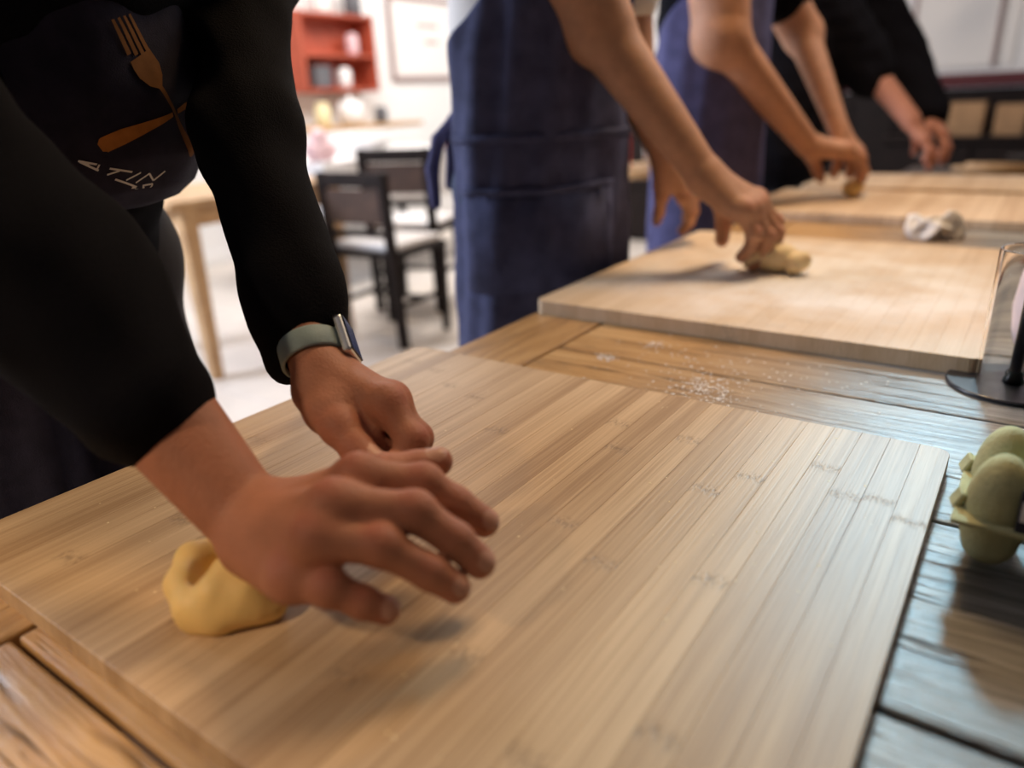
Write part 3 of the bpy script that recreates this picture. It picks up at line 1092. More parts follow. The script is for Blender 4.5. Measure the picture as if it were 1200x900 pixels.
# ---- the nearest cook
FR1 = {'i': [(-.2932, .2506, .8615), (-.2658, .2741, .8547), (-.2508, .2841, .8411), (-.2371, .2928, .8275)],
       'm': [(-.2822, .2218, .8615), (-.2482, .2472, .8547), (-.2293, .2572, .8377), (-.2181, .2627, .8241)],
       'r': [(-.2801, .2060, .8496), (-.2500, .2229, .8462), (-.2299, .2362, .8292), (-.2204, .2435, .8190)],
       'p': [(-.2897, .1949, .8292), (-.2686, .1996, .8275), (-.2549, .2096, .8173), (-.2472, .2172, .8105)]}
TR1 = [(-0.3487, 0.2462, 0.8284), (-0.3031, 0.2773, 0.8474), (-0.2914, 0.2941, 0.8482), (-0.2828, 0.3064, 0.8498)]
FL1 = {'i': [(-.3453, .3269, .8684), (-.3195, .3227, .8484), (-.3200, .3109, .8381), (-.3180, .2979, .8412)],
       'm': [(-.3564, .3427, .8629), (-.3303, .3381, .8414), (-.3362, .3257, .8326), (-.3471, .3132, .8425)],
       'r': [(-.3684, .3540, .8550), (-.3429, .3492, .8338), (-.3518, .3364, .8288), (-.3624, .3228, .8387)],
       'p': [(-.3827, .3621, .8463), (-.3597, .3595, .8283), (-.3680, .3465, .8247), (-.3756, .3351, .8346)]}
TL1 = [(-.3996, .3091, .8716), (-.3615, .2972, .8598), (-.3420, .2934, .8496), (-.3260, .2915, .8445)]


def folds1(a, z):
    skirt = 1 / (1 + math.exp((z - .93) * 60))
    return skirt * (.006 * np.sin(a * 9 + z * 6) + .004 * np.sin(a * 17 - z * 9)) + (1 - skirt) * (.002 * np.sin(a * 6 + z * 30) + .0012 * np.sin(a * 13 - z * 55))


ROWS1 = [(1.300, -.590, .31, .120, .085, 50), (1.240, -.592, .32, .125, .105, 60), (1.150, -.597, .325, .13, .128, 74), (1.080, -.605, .325, .13, .138, 84), (1.030, -.622, .325, .13, .140, 90),
         (1.003, -.640, .32, .13, .140, 93), (.990, -.655, .31, .13, .140, 96), (.978, -.690, .29, .12, .130, 100), (.960, -.705, .28, .115, .125, 105),
         (.930, -.703, .28, .12, .125, 110), (.860, -.698, .28, .125, .132, 112), (.760, -.692, .28, .13, .146, 112), (.550, -.69, .28, .135, .16, 112), (.360, -.69, .28, .14, .165, 112)]
EL1 = {'R': (-.4974, .2010, .9667), 'L': (-.5680, .4130, 1.0390)}
SH1 = {'R': (-.640, .125, 1.200), 'L': (-.6864, .5273, 1.2098)}
p1, ap1 = person('cook nearest the viewer in black sweater and navy apron, pressing dough', (-.80, .28, 0), M['skin_one'], M['hair'], .28, -.835,
                 (-.735, .28, 1.12), (-.60, .29, 1.46), (.75, .05, -.55), SH1, EL1,
                 {'R': ((-.3544, .2166, .8292), FR1, TR1, (.05, -.35, .94), 1.0, .0235, .042,
                        [((-.3665, .1985, .8460), (-.3600, .2200, .8515), .0012), ((-.3600, .2200, .8515), (-.3450, .2420, .8500), .0012)], (-.4275, .2050, .9010)),
                  'L': ((-.4130, .3282, .8818), FL1, TL1, (.72, .25, .60), .98, .0235, .036, [((-.3790, .3130, .8690), (-.3530, .3110, .8470), -.0125)], (-.4480, .3480, .9180))},
                 M['black_knit'], 'long', M['dark_trousers'], ROWS1, M['navy_apron'], folds1, sleeve_r={'R': (.058, .056, .043), 'L': (.043, .041, .036)}, fat=1.2, extra=[((-.462, .352, .925), (-.4475, .3330, .8870), .034, .0225, .02)], half=(.112, .155), vox=.0014, sleeve_vox=.0045, shirt_hem=.90,
                 disp=fold_noise(.0016, 55, 60, 85))


# print on the bib: crossed fork and knife, and the lettering below
def bib_point(u, z, lift=.0042):
    """u: metres across the bib from its middle, measured along the cloth"""
    rows = np.array(ROWS1)[::-1]
    q = [np.interp(z, rows[:, 0], rows[:, c]) for c in range(6)]
    _, fx, cy, rx, ry, am = q
    a = u / ry
    o = folds1(np.array([a]), z)[0] + lift
    return np.array((fx - rx + (rx + o) * math.cos(a), cy + (ry + o) * math.sin(a), z))


def ribbon(name, strips, m, parent, lift=.0042):
    """strips: lists of (u, z, half width); printed bands following the cloth"""
    v, f = [], []
    for st in strips:
        P = []
        for (u0, z0, w0), (u1, z1, w1) in zip(st[:-1], st[1:]):
            for t in np.linspace(0, 1, 6, endpoint=False):
                P.append((u0 + (u1 - u0) * t, z0 + (z1 - z0) * t, w0 + (w1 - w0) * t))
        P.append(st[-1])
        n0 = len(v)
        for i, (u, z, hw) in enumerate(P):
            a = P[max(i - 1, 0)]; b = P[min(i + 1, len(P) - 1)]
            d = np.array((b[0] - a[0], b[1] - a[1])); d /= np.linalg.norm(d) + 1e-9
            nx, nz = -d[1], d[0]
            for s in (-1, -.33, .33, 1):
                v.append(bib_point(u + nx * hw * s, z + nz * hw * s, lift))
        for i in range(len(P) - 1):
            for s in range(3):
                q = n0 + i * 4 + s
                f.append((q, q + 4, q + 5, q + 1))
    o = np_mesh(name, np.array(v), f, m, parent=None)
    o.parent = parent
    o.location = -(parent.location + (parent.parent.location if parent.parent else Vector((0, 0, 0))))
    return o



em = np_mesh('fork_handle', [(0, 0, 0)], [], M['orange_print'])
bpy.data.objects.remove(em)
ribbon('fork_print', [[(.0375, 1.083, .0022), (.046, 1.072, .0018), (.055, 1.062, .0019), (.066, 1.047, .0032), (.076, 1.032, .0048), (.080, 1.0265, .0038), (.0808, 1.025, .0015)],
                      [(.0385, 1.082, .0020), (.0355, 1.087, .0085), (.0315, 1.0945, .0125), (.0272, 1.101, .0124), (.0250, 1.1055, .0120)]], M['tan_print'], ap1)
tn = []
for k in range(4):
    s = (k - 1.5) / 1.5
    tn.append([(.0250 + s * .0108, 1.1055 + s * .0000, .0021), (.0190 + s * .0095, 1.118 + s * .0012, .0019), (.0125 + s * .0078, 1.1315 + s * .0024, .0012)])
ribbon('fork_tines_print', tn, M['tan_print'], ap1)
ribbon('knife_print', [[(-.0135, 1.0385, .0035), (-.0105, 1.0405, .0062), (.004, 1.0460, .0060), (.025, 1.0530, .0038), (.046, 1.0592, .0022), (.052, 1.0610, .0019)],
                       [(.060, 1.0632, .0019), (.075, 1.0672, .0026), (.087, 1.0700, .0024), (.093, 1.0712, .0008)]], M['orange_print'], ap1, .0038)
ST = [[(-.0305, 1.026), (-.0155, 1.0221)], [(-.029, 1.0252), (-.0131, 1.0172)], [(-.0235, 1.0234), (-.0202, 1.0205)], [(-.0146, 1.018), (-.0136, 1.0219)],
      [(-.0051, 1.0181), (.0039, 1.0159), (.0139, 1.0135)], [(.0033, 1.0156), (-.0058, 1.0132)], [(.0223, 1.0122), (.011, 1.0072)], [(.021, 1.004), (.0316, 1.0105)],
      [(.0316, 1.0105), (.0388, 1.004)], [(.0388, 1.004), (.0485, 1.0109)], [(.0014, 1.0083), (.0139, 1.0034), (.0236, .9995), (.0188, .9994)],
      [(.0229, .9976), (.0387, .995), (.0392, 1.0005)], [(.0392, 1.0005), (.0294, 1.0002), (.0328, .9964)]]
ribbon('lettering', [[(u, z + (.0040 if i < 10 else .0046), .00075) for u, z in s] for i, s in enumerate(ST)], M['white_print'], ap1)

# smartwatch on the left wrist
Wv = np.array((-.4130, .3282, .8818)); Ev = np.array(EL1['L'])
fa = unit(Wv - Ev)
fdv = unit((np.array(FL1['m'][0]) + np.array(FL1['r'][0])) / 2 - Wv)
rr = unit(np.array(FL1['i'][0]) - np.array(FL1['p'][0])); rr = unit(rr - fdv * (rr @ fdv))
rf = unit(rr - fa * (rr @ fa)); nf = np.cross(rf, fa)
if nf @ np.array((.72, .25, .60)) < 0:
    nf = -nf
cs = Wv - fa * .014
r0 = .0235 + .0125 * .014 / np.linalg.norm(Wv - Ev)
v, f = [], []
prof = [(-.0085, .0), (-.0085, .0016), (-.0070, .0024), (.0070, .0024), (.0085, .0016), (.0085, .0)]
nn = 56
for i in range(nn):
    a = 2 * math.pi * i / nn
    for px, h in prof:
        v.append(cs + fa * px + rf * math.cos(a) * (r0 + .0012 + h) + nf * math.sin(a) * (r0 / 1.16 + .0012 + h))
for i in range(nn):
    for j in range(6):
        k = (i + 1) % nn; l = (j + 1) % 6
        f.append((i * 6 + j, k * 6 + j, k * 6 + l, i * 6 + l))
wt = np_mesh('smartwatch', np.array(v), f, M['strap'], parent=p1, origin=tuple(p1.location))
wt['label'] = 'grey-green watch strap'


def oriented(name, bm, m, parent, c, R):
    """R rows: local axes in world"""
    me = bpy.data.meshes.new(name)
    Mx = Matrix(((R[0][0], R[1][0], R[2][0], c[0]), (R[0][1], R[1][1], R[2][1], c[1]), (R[0][2], R[1][2], R[2][2], c[2]), (0, 0, 0, 1)))
    bm.transform(Mx)
    base = parent.location + (parent.parent.location if parent.parent else Vector((0, 0, 0)))
    bm.transform(Matrix.Translation(-base))
    bm.normal_update()
    bm.to_mesh(me); bm.free()
    me.materials.append(m)
    o = bpy.data.objects.new(name, me)
    return link(o, parent)


wc = cs + nf * (r0 / 1.16 + .0058)
oriented('watch_case', box_bm(.028, .033, .0078, .0030, 3), M['steel'], wt, wc, (rf, fa, nf))
oriented('watch_screen', box_bm(.0245, .0295, .0012, .0005, 1), M['screen'], wt, wc + nf * .0040, (rf, fa, nf))


# ---- the second cook
def folds2(a, z):
    return .004 * np.sin(a * 7 + z * 7) + .003 * np.sin(a * 15 - z * 12) + .0015 * np.sin(z * 45 + a * 3)


F2, T2, n2 = pose_hand((-.450, 1.150, .946), (.76, .24, -.55), (.55, -.12, .75), 1, 1.25, ((.35, .75, .5), (.35, .7, .5), (.4, .7, .5), (.45, .7, .5)), .14, (.35, -.75, .15))
F2L, T2L, n2L = pose_hand((-.586, 1.309, .958), (.35, .55, -.80), (.80, -.1, .45), -1, 1.05, ((.2, .5, .4),) * 4, .05)
ROWS2 = [(1.34, -.612, 1.17, .12, .12, 60), (1.28, -.612, 1.17, .13, .155, 58), (1.235, -.612, 1.17, .137, .182, 70), (1.20, -.614, 1.17, .138, .190, 86), (1.165, -.616, 1.17, .138, .191, 104), (1.13, -.618, 1.17, .138, .192, 119), (1.08, -.620, 1.17, .137, .192, 122),
         (1.00, -.618, 1.17, .138, .195, 128), (.88, -.616, 1.17, .139, .198, 132), (.70, -.614, 1.17, .14, .202, 132), (.45, -.614, 1.17, .142, .205, 130)]
p2, ap2 = person('second cook in white shirt and blue apron, gripping dough on the floured board', (-.78, 1.17, 0), M['skin_two'], M['hair'], 1.17, -.765, (-.755, 1.17, 1.30), (-.58, 1.17, 1.66),
                 (.75, .1, -.5), {'R': (-.70, 1.01, 1.40), 'L': (-.70, 1.34, 1.40)}, {'R': (-.616, 1.114, 1.165), 'L': (-.667, 1.326, 1.100)},
                 {'R': ((-.450, 1.150, .946), F2, T2, n2, 1.25, .034, .057, None, None),
                  'L': ((-.586, 1.309, .958), F2L, T2L, n2L, 1.05, .028, .048, None, None)},
                 M['white_shirt'], 'short', M['jeans'], ROWS2, M['blue_apron'], folds2, shirt_hem=1.06, half=(.108, .176), disp=fold_noise(.0014, 30, 36, 40))


def apron_band(name, rows, z, h, a0, a1, m, parent, folds, lift=.004):
    rows = np.array(rows)[::-1]
    v, f = [], []
    n = 24
    for j, zz in enumerate((z, z - h)):
        q = [np.interp(zz, rows[:, 0], rows[:, c]) for c in range(6)]
        for i in range(n):
            a = math.radians(a0 + (a1 - a0) * i / (n - 1))
            o = float(folds(np.array([a]), zz)[0]) + lift
            v.append((q[1] - q[3] + (q[3] + o) * math.cos(a), q[2] + (q[4] + o) * math.sin(a), zz))
    f = [(i, n + i, n + i + 1, i + 1) for i in range(n - 1)]
    o = np_mesh(name, np.array(v), f, m)
    o.parent = parent
    o.location = -(parent.location + parent.parent.location)
    s = o.modifiers.new('cloth', 'SOLIDIFY'); s.thickness = .002; s.offset = 1
    return o


apron_band('pocket', ROWS2, .925, .17, -105, -2, M['blue_apron'], ap2, folds2, .0042)
apron_band('pocket_hem', ROWS2, .928, .012, -105, -2, M['blue_apron'], ap2, folds2, .0065)
apron_band('waistband', ROWS2, 1.01, .014, -125, 125, M['blue_apron'], ap2, folds2, .004)
tie = Shape()
tie.chain([(-.875, 1.07, 1.035), (-.895, 1.045, 1.0), (-.905, 1.035, .95), (-.90, 1.03, .89)], [.010, .012, .012, .010], .006)
tie.chain([(-.875, 1.07, 1.035), (-.885, 1.07, .98), (-.888, 1.06, .92)], [.010, .011, .009], .006)
v, f = tie.mesh(.004)
np_mesh('apron_tie', v, f, M['lavender_apron'], parent=p2, origin=tuple(p2.location))

# ---- the third cook
F3, T3, n3 = pose_hand((-.509, 2.005, .928), (.60, .66, -.16), (.2, .1, .95), 1, 1.30, ((.30, .65, .45),) * 4, .08, (.5, -.5, .2))
F3L, T3L, n3L = pose_hand((-.475, 2.165, .962), (.62, .10, -.75), (.6, .1, .6), -1, 1.1, ((.3, .7, .5),) * 4, .06, (.4, -.5, .2))
ROWS3 = [(1.34, -.602, 1.93, .12, .12, 60), (1.28, -.605, 1.93, .13, .155, 90), (1.20, -.606, 1.93, .135, .178, 120), (1.12, -.606, 1.93, .135, .183, 128),
         (1.00, -.606, 1.93, .135, .184, 132), (.88, -.606, 1.93, .135, .187, 132), (.70, -.606, 1.93, .135, .190, 132), (.45, -.606, 1.93, .14, .20, 130)]
p3, ap3 = person('third cook with bare forearms and lavender-blue apron', (-.75, 1.93, 0), M['skin_three'], M['hair'], 1.93, -.75, (-.745, 1.95, 1.30), (-.58, 1.97, 1.66),
                 (.7, .2, -.5), {'R': (-.69, 1.77, 1.42), 'L': (-.72, 2.14, 1.40)}, {'R': (-.657, 1.775, 1.170), 'L': (-.612, 2.262, 1.194)},
                 {'R': ((-.509, 2.005, .928), F3, T3, n3, 1.30, .036, .062, None, None),
                  'L': ((-.475, 2.165, .962), F3L, T3L, n3L, 1.1, .032, .052, None, None)},
                 M['black_cloth'], 'short', M['dark_trousers'], ROWS3, M['lavender_apron'], lambda a, z: .45 * folds2(a, z), shirt_hem=.98, half=(.105, .172), vox=.0032)

# ---- the fourth cook, all in black
F4, T4, n4 = pose_hand((-.392, 2.776, .950), (.60, .05, -.70), (.7, .0, .5), 1, 1.05, ((.2, .5, .4),) * 4, .08)
F4L, T4L, n4L = pose_hand((-.350, 2.93, .955), (.55, -.35, -.72), (.7, .0, .5), -1, 1.05, ((.2, .5, .4),) * 4, .08)
p4, ap4 = person('fourth cook all in black, at the far end of the table', (-.80, 2.78, 0), M['skin_four'], M['hair'], 2.78, -.79, (-.77, 2.82, 1.30), (-.64, 2.82, 1.66),
                 (.75, 0, -.5), {'R': (-.74, 2.66, 1.40), 'L': (-.66, 3.12, 1.40)}, {'R': (-.563, 2.806, 1.135), 'L': (-.50, 3.10, 1.150)},
                 {'R': ((-.392, 2.776, .950), F4, T4, n4, 1.05, .038, .052, None, (-.530, 2.80, 1.085)),
                  'L': ((-.350, 2.93, .955), F4L, T4L, n4L, 1.05, .028, .045, None, (-.354, 2.935, .965))},
                 M['black_cloth'], 'long', M['dark_trousers'], None, None, None, shirt_hem=.86, half=(.15, .25), vox=.004, sleeve_r={'R': (.10, .085, .070), 'L': (.10, .085, .058)})


# ------------------------------------------------------------------ egg carton
EC = empty('egg_carton', (.06, .515, TZ), 'grey-green pulp egg carton beside the nearest board', 'carton', rz=0)
ec = np.array(EC.location)
xs = [.0100, .0500, .0900]; yy = [.4955, .5425]
T = Shape()
for x in xs:
    for y in yy:
        T.rc((x, y, .787), (x, y, .812), .0160, .0225, .004)
T.rc((.012, .519, .803), (.115, .519, .803), .012, .012, .008)
T.el((.06, .52, .765 - .2), (.6, .6, .2005), .002, None, True)
T.el((.06, .52, .807 + .2), (.6, .6, .2), .001, None, True)
v, f = T.mesh(.0015)
np_mesh('tray', v, f, M['carton'], parent=EC, origin=tuple(EC.location))
bm_obj('rim', box_bm(.136, .103, .0032, .0012, 2), M['carton'], EC, Vector((.0560, .519, .8078)) - EC.location)
Lp = Shape()
for i, x in enumerate(xs):
    for y in yy:
        Lp.el((x + .001, y, .809), (.0185, .0222, .037), .0035)
Lp.rc((.036, .519, .812), (.09, .519, .812), .018, .018, .006)
Lp.rc((.036, .492, .818), (.068, .492, .818), .0165, .0165, .003)
Lp.el((.06, .52, .8085 - .2), (.6, .6, .2), .001, None, True)
v, f = Lp.mesh(.0013)
np_mesh('lid', v, f, M['carton'], parent=EC, origin=tuple(EC.location))
for y, z in ((.493, .812), (.5475, .812)):
    box('latch_tab', M['carton'], (.004, .013, .012), Vector((-.0105, y, z)) - EC.location, EC, .001, (0, .45, .25))
lb = box('label', M['label'], (.040, .0012, .026), Vector((.0405, .4738, .8215)) - EC.location, EC, .0004, (-.30, 0, 0))
lb['label'] = 'dark printed label'
box('label_print', M['paper'], (.014, .0008, .012), (-.0115, -.0008, 0), lb)

# ------------------------------------------------------------------ black stand, glass tube and jar at the right edge
SD = empty('table_stand', (.008, .862, TZ), 'black metal table stand with a round base and thin post', 'stand')
lathe('base', M['black_metal'], [(.0585, 0), (.0600, .0012), (.0600, .0028), (.0585, .004)], (0, 0, 0), SD, 56)
lathe('post', M['black_metal'], [(.0052, .004), (.0052, .165), (.004, .167)], (0, 0, 0), SD, 20)
lathe('collar', M['teal_glass'], [(.0095, .004), (.0098, .006), (.0075, .011), (.0085, .014), (.0062, .017)], (0, 0, 0), SD, 24)
gt = lathe('glass_tube', M['glass'], [(.0310, 0), (.0310, .135), (.0322, .1365), (.0334, .135), (.0334, 0)], (.008, .862, TZ + .0042), None, 48, close=False)
tag(gt, 'clear glass tube standing on the black stand base', 'glass')
jr = lathe('jar', M['ceramic'], [(.020, 0), (.024, .003), (.031, .03), (.034, .06), (.031, .10), (.024, .125), (.022, .14), (.018, .14)], (.028, .985, TZ), None, 36)
tag(jr, 'pale pinkish ceramic jar behind the black stand', 'jar')

# ------------------------------------------------------------------ paper and dish between the second and third boards
NP = Shape()
for i in range(8):
    a = RNG.uniform(-1, 1, 3) * (.040, .022, .006) + (-.165, 1.695, TZ + .022)
    u_ = unit(RNG.normal(size=3) + (0, 0, .8)); t_ = unit(np.cross(u_, RNG.normal(size=3))); w_ = np.cross(u_, t_)
    NP.el(a, (.034, .026, .007), .006, np.stack([t_, w_, u_]))
NP.el((-.165, 1.70, TZ - .2), (.6, .6, .2004), .001, None, True)
v, f = NP.mesh(.003, fold_noise(.0010, 110, 130, 90))
tag(np_mesh('napkin', v, f, M['paper'], origin=(-.165, 1.70, TZ)), 'crumpled white paper napkin between the floured board and the one beyond', 'napkin')
tag(lathe('dish', M['brown_ceramic'], [(.022, 0), (.030, .004), (.042, .016), (.040, .016), (.028, .006)], (.030, 1.69, TZ), None, 32), 'small dark brown dish beside the crumpled napkin', 'dish')


# ------------------------------------------------------------------ dining area on the left
def chair(loc, rz, label, back_h=.82):
    t = empty('dining_chair', (*loc, 0), label, 'chair', 'dark wooden chairs in the dining area', rz)
    box('seat', M['dark_wood'], (.40, .40, .03), (0, 0, .435), t, .008, seg=2)
    box('cushion', M['cloth_white'], (.36, .36, .035), (0, .005, .466), t, .014, seg=2)
    for x in (-1, 1):
        box('leg', M['dark_wood'], (.042, .042, .42), (x * .175, .175, .21), t, .004, taper=.75)
        box('back_leg', M['dark_wood'], (.044, .040, back_h), (x * .178, -.185, back_h / 2), t, .005, (math.radians(3), 0, 0))
        box('stretcher', M['dark_wood'], (.02, .33, .022), (x * .175, 0, .20), t, .003)
    box('stretcher', M['dark_wood'], (.33, .02, .022), (0, .02, .20), t, .003)
    box('top_rail', M['dark_wood'], (.392, .024, .065), (0, -.208, back_h - .035), t, .006)
    box('back_panel', M['brown_wood'], (.32, .014, .15), (0, -.203, back_h - .15), t, .004)
    box('lower_rail', M['dark_wood'], (.33, .018, .03), (0, -.195, back_h - .27), t, .004)
    return t


chair((-2.50, 2.50), math.radians(4), 'dark wooden chair next to the tan table, back towards the viewer', .80)
chair((-2.80, 3.02), math.radians(20), 'dark wooden chair with the taller back, behind the other dark chair', .86)

tb = empty('dining_table', (-3.06, 2.04, 0), 'tan wooden table with bare legs behind the nearest cook', 'table')
for i in range(4):
    box('plank', M['tan_wood'], (.168, .92, .03), (-.255 + .17 * i, 0, .735), tb, .004)
for y in (-1, 1):
    box('rail', M['tan_wood'], (.58, .022, .08), (0, y * .375, .68), tb, .003)
for x in (-1, 1):
    box('rail', M['tan_wood'], (.022, .73, .08), (x * .29, 0, .68), tb, .003)
    for y in (-1, 1):
        box('leg', M['tan_wood'], (.07, .07, .72), (x * .295, y * .38, .36), tb, .006, taper=.7)

ct = empty('serving_table', (-3.85, 3.72, 0), 'serving table under a white tablecloth behind the dark chairs', 'table')
box('tabletop', M['dark_wood'], (.84, 1.5, .03), (0, 0, .745), ct, .004)
for x in (-1, 1):
    for y in (-1, 1):
        box('leg', M['dark_wood'], (.05, .05, .73), (x * .37, y * .70, .365), ct, .004)
# draped cloth
nu, nv = 72, 6
v, f = [], []
for j in range(nv):
    d = [0, .0, .06, .14, .22, .30][j]
    for i in range(nu):
        a = 2 * math.pi * i / nu
        cx_, sy_ = math.cos(a), math.sin(a)
        k = max(abs(cx_), abs(sy_))
        w_ = (.008 + .05 * d) * math.sin(a * 14) * (d > 0)
        v.append((-3.85 + cx_ / k * (.435 if j else .40) + cx_ * w_, 3.72 + sy_ / k * (.765 if j else .73) + sy_ * w_, .766 - d + (0 if j else .0)))
for j in range(nv - 1):
    for i in range(nu):
        k = (i + 1) % nu
        f.append((j * nu + i, (j + 1) * nu + i, (j + 1) * nu + k, j * nu + k))
f.append(tuple(range(nu)))
tcl = np_mesh('tablecloth', np.array(v), f, M['cloth_white'], smooth=False, origin=(-3.85, 3.72, .766))
tag(tcl, 'white tablecloth draped over the serving table', 'tablecloth')
CZ = .767
tag(lathe('bowl', M['white_gloss'], [(.06, 0), (.07, .01), (.15, .10), (.145, .10), (.06, .02)], (-3.62, 3.55, CZ), None, 32), 'large white bowl at the near edge of the white-clothed table', 'bowl')
tag(lathe('mug', M['brown_ceramic'], [(.035, 0), (.04, .005), (.042, .10), (.037, .10), (.034, .02)], (-3.66, 3.20, CZ), None, 24), 'brown mug on the white-clothed table, left of the bowl', 'mug')
tag(lathe('mug', M['brown_ceramic'], [(.035, 0), (.04, .005), (.042, .10), (.037, .10), (.034, .02)], (-3.48, 4.10, CZ), None, 24), 'brown mug on the white-clothed table, right of the bowl', 'mug')
PB = Shape()
PB.rc((-3.55, 3.03, CZ + .0615), (-3.55, 3.12, CZ + .0615), .06, .06, .02)
PB.el((-3.55, 3.07, CZ + .14), (.045, .055, .05), .03)
PB.el((-3.55, 3.07, CZ - .2), (.6, .6, .2012), .002, None, True)
v, f = PB.mesh(.008, fold_noise(.004, 60, 70, 60))
tag(np_mesh('paper_bag', v, f, M['pink'], origin=(-3.55, 3.07, CZ)), 'pinkish paper bag at the left end of the white-clothed table', 'bag')
cb = empty('cake_box', (-3.95, 3.75, CZ), 'stacked-lid white cake box at the middle of the white-clothed table', 'box')
box('body', M['white_gloss'], (.26, .30, .12), (0, 0, .06), cb, .004)
box('lid', M['white_gloss'], (.27, .31, .03), (0, 0, .125), cb, .004)

# low cabinet against the left wall, things on it, red shelf above it
sb = empty('sideboard', (-4.77, 4.45, 0), 'white sideboard against the left wall under the red shelf', 'cabinet')
box('body', M['white_gloss'], (.42, 1.3, .86), (0, 0, .47), sb, .006)
box('plinth', M['grey_plastic'], (.36, 1.24, .04), (0, 0, .02), sb)
box('top', M['tan_wood'], (.45, 1.34, .03), (0, 0, .915), sb, .004)
for i in range(3):
    d = box('door', M['white_gloss'], (.018, .41, .80), (.218, -.43 + .43 * i, .47), sb, .004)
    box('handle', M['steel'], (.018, .012, .12), (.016, .16, .2), d, .003)
SZ = .931
tag(lathe('pot', M['white_gloss'], [(.07, 0), (.10, .02), (.11, .12), (.09, .17), (.02, .19), (.018, .22), (.0, .225)], (-4.72, 4.45, SZ), None, 28), 'white lidded pot on the sideboard', 'pot')
tag(lathe('jar', M['yellow'], [(.05, 0), (.06, .01), (.06, .12), (.045, .15), (.045, .17), (0, .17)], (-4.66, 4.10, SZ), None, 24), 'pale yellow jar at the left end of the sideboard', 'jar')
tag(lathe('jar', M['grey_plastic'], [(.05, 0), (.055, .01), (.055, .10), (.04, .13), (0, .13)], (-4.66, 4.73, SZ), None, 24), 'dark grey jar at the right end of the sideboard', 'jar')
rs = empty('wall_shelf', (-4.99, 4.47, 1.17), 'red-orange open wall shelf holding jars and boxes', 'shelf')
box('back_board', M['red_board'], (.02, .78, .58), (.01, 0, .30), rs, .003)
for z in (.03, .28, .57):
    box('shelf', M['red_board'], (.20, .78, .022), (.12, 0, z), rs, .003)
for y in (-.38, .38):
    box('side_panel', M['red_board'], (.20, .022, .58), (.12, y, .30), rs, .003)
tag(box('box', M['grey_plastic'], (.13, .17, .16), (-4.86, 4.28, 1.293 - .0), None, .006), 'dark grey box on the lower level of the red shelf', 'box')
tag(lathe('jar', M['white_gloss'], [(.05, 0), (.06, .01), (.06, .12), (.045, .15), (0, .15)], (-4.86, 4.55, 1.212), None, 24), 'white jar on the lower level of the red shelf', 'jar')
tag(lathe('jar', M['pink'], [(.045, 0), (.05, .01), (.05, .13), (.035, .16), (0, .16)], (-4.86, 4.68, 1.462), None, 24), 'pinkish jar on the upper level of the red shelf', 'jar')
tag(lathe('canister', M['grey_plastic'], [(.06, 0), (.07, .01), (.07, .16), (.06, .17), (0, .17)], (-4.87, 4.74, 1.752), None, 24), 'dark canister standing on top of the red shelf', 'canister')
tag(lathe('canister', M['paper'], [(.06, 0), (.07, .01), (.07, .16), (.06, .17), (0, .17)], (-4.87, 4.40, 1.752), None, 24), 'white canister standing on top of the red shelf', 'canister')

pf = empty('picture_frame', (-4.99, 5.72, 1.62), 'pale framed print hanging on the left wall', 'picture')
box('print', M['paper'], (.008, .84, .62), (.004, 0, 0), pf)
for z in (-.335, .335):
    box('frame_bar', M['pale_frame'], (.03, .93, .045), (.012, 0, z), pf, .004)
for y in (-.445, .445):
    box('frame_bar', M['pale_frame'], (.03, .045, .63), (.012, y, 0), pf, .004)
for i, (y, z, w_) in enumerate(((.05, .12, .30), (.10, -.02, .20))):
    box('print_line', M['pale_frame'], (.002, w_, .03), (.009, y, z), pf)

# ------------------------------------------------------------------ between and behind the cooks
st = empty('side_table', (-1.62, 3.32, 0), 'small tan side table seen between the second and third cooks', 'table')
lathe('tabletop', M['tan_wood'], [(.19, .70), (.20, .705), (.20, .735), (.195, .74)], (0, 0, 0), st, 36)
for i in range(3):
    a = i * 2.094 + .4
    box('leg', M['tan_wood'], (.035, .035, .70), (.13 * math.cos(a), .13 * math.sin(a), .35), st, .004, taper=.8)
tag(lathe('bottle', M['red_plastic'], [(.035, 0), (.04, .005), (.04, .13), (.022, .17), (.014, .20), (.014, .22), (0, .222)], (-1.66, 3.26, .7402), None, 28), 'red bottle standing on the small side table', 'bottle')
tag(lathe('can', M['steel'], [(.03, 0), (.033, .003), (.033, .11), (.03, .113), (0, .113)], (-1.56, 3.36, .7402), None, 28), 'metal can standing on the small side table', 'can')

dr = empty('tall_dresser', (-2.75, 5.45, 0), 'tall dark dresser seen in the gap between the second and third cooks', 'cabinet')
box('body', M['dark_wood'], (.9, .4, 1.15), (0, 0, .575), dr, .006)
for i in range(3):
    d = box('drawer', M['dark_wood'], (.82, .02, .34), (0, -.208, .20 + .365 * i), dr, .005)
    box('handle', M['steel'], (.14, .015, .012), (0, -.016, .05), d, .003)

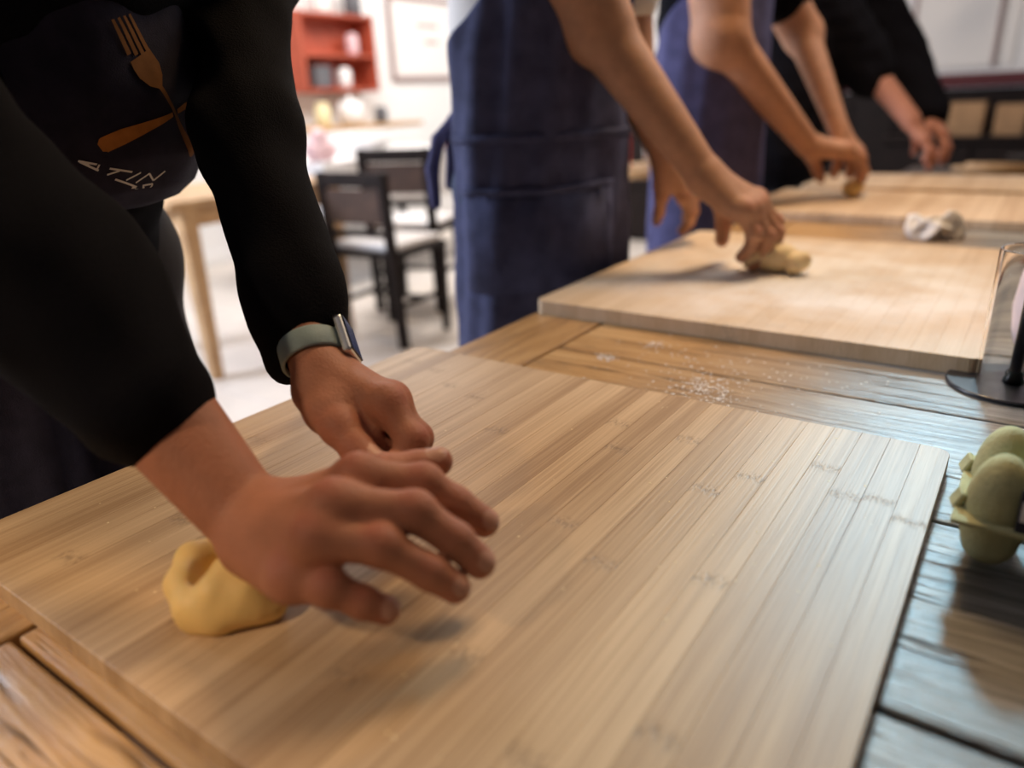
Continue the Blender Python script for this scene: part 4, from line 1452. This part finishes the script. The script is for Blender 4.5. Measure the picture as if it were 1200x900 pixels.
# ------------------------------------------------------------------ far kitchen end on the right
bn = empty('low_cupboard', (.45, 3.75, 0), 'dark brown low cupboard just past the far end of the work table', 'cabinet')
box('body', M['brown_wood'], (1.9, .5, .66), (0, 0, .33), bn, .006)
box('top', M['brown_wood'], (1.96, .56, .03), (0, 0, .675), bn, .004)
for i in range(4):
    d = box('door', M['brown_wood'], (.45, .018, .60), (-.70 + .465 * i, -.256, .34), bn, .004)
    lathe('knob', M['steel'], [(.008, 0), (.012, .012), (.0, .018)], (.17, -.012, .1), d, 12).rotation_euler = (math.pi / 2, 0, 0)
rp = lathe('rolling_pin', M['tan_wood'], [(.011, -.16), (.014, -.12), (.014, -.115), (.026, -.11), (.027, 0), (.026, .11), (.014, .115), (.014, .12), (.011, .16)], (-.17, 3.62, .6905 + .027), None, 20)
rp.rotation_euler = (math.pi / 2, 0, 1.5)
tag(rp, 'pale wooden rolling pin lying on the low dark cupboard', 'rolling pin')
kc = empty('kitchen_counter', (.35, 6.02, 0), 'dark kitchen counter along the back wall carrying cardboard boxes', 'counter')
box('body', M['dark_wood'], (2.6, .56, .68), (0, 0, .34), kc, .005)
box('top', M['dark_wood'], (2.66, .62, .035), (0, 0, .70), kc, .004)
for i in range(5):
    d = box('door', M['dark_wood'], (.49, .018, .60), (-1.03 + .515 * i, -.288, .36), kc, .004)
    box('handle', M['steel'], (.12, .014, .012), (0, -.014, .24), d, .003)
for x, w_, h_, lab in ((-.50, .20, .20, 'square cardboard box at the left on the dark kitchen counter'), (-.255, .16, .18, 'cardboard box right of the square one on the kitchen counter')):
    b_ = empty('cardboard_box', (x, 5.92, .7178), lab, 'box', 'cardboard boxes on the kitchen counter')
    box('carton_body', M['cardboard'], (w_, .22, h_), (0, 0, h_ / 2), b_, .003)
    for s in (-1, 1):
        box('flap', M['cardboard'], (w_ * .49, .22, .004), (s * w_ * .25, 0, h_ + .002), b_)
wb = empty('wall_board', (-.70, Y1 - .002, 1.46), 'large pale board on the back wall above the dark red rail', 'board')
box('panel', M['paper'], (.50, .02, .64), (0, -.012, 0), wb, .004)
box('frame_bar', M['pale_frame'], (.54, .03, .025), (0, -.016, .33), wb, .003)
box('frame_bar', M['pale_frame'], (.025, .03, .64), (-.26, -.016, 0), wb, .003)
box('frame_bar', M['pale_frame'], (.025, .03, .64), (.26, -.016, 0), wb, .003)
tag(box('tall_sheet', M['paper'], (.09, .012, .60), (-.37, Y1 - .008, 1.44), None, .003), 'narrow pale sheet pinned right of the large wall board', 'sheet')
ht = empty('hanging_pan', (-.43, 6.1, 1.72), 'dark pan hanging in front of the pale board', 'pan')
lathe('pan_body', M['black_metal'], [(.02, -.09), (.10, -.09), (.115, -.02), (.11, -.02), (.095, -.08)], (0, 0, 0), ht, 28)
box('pan_handle', M['black_metal'], (.02, .012, 1.13), (0, 0, .55), ht, .003)
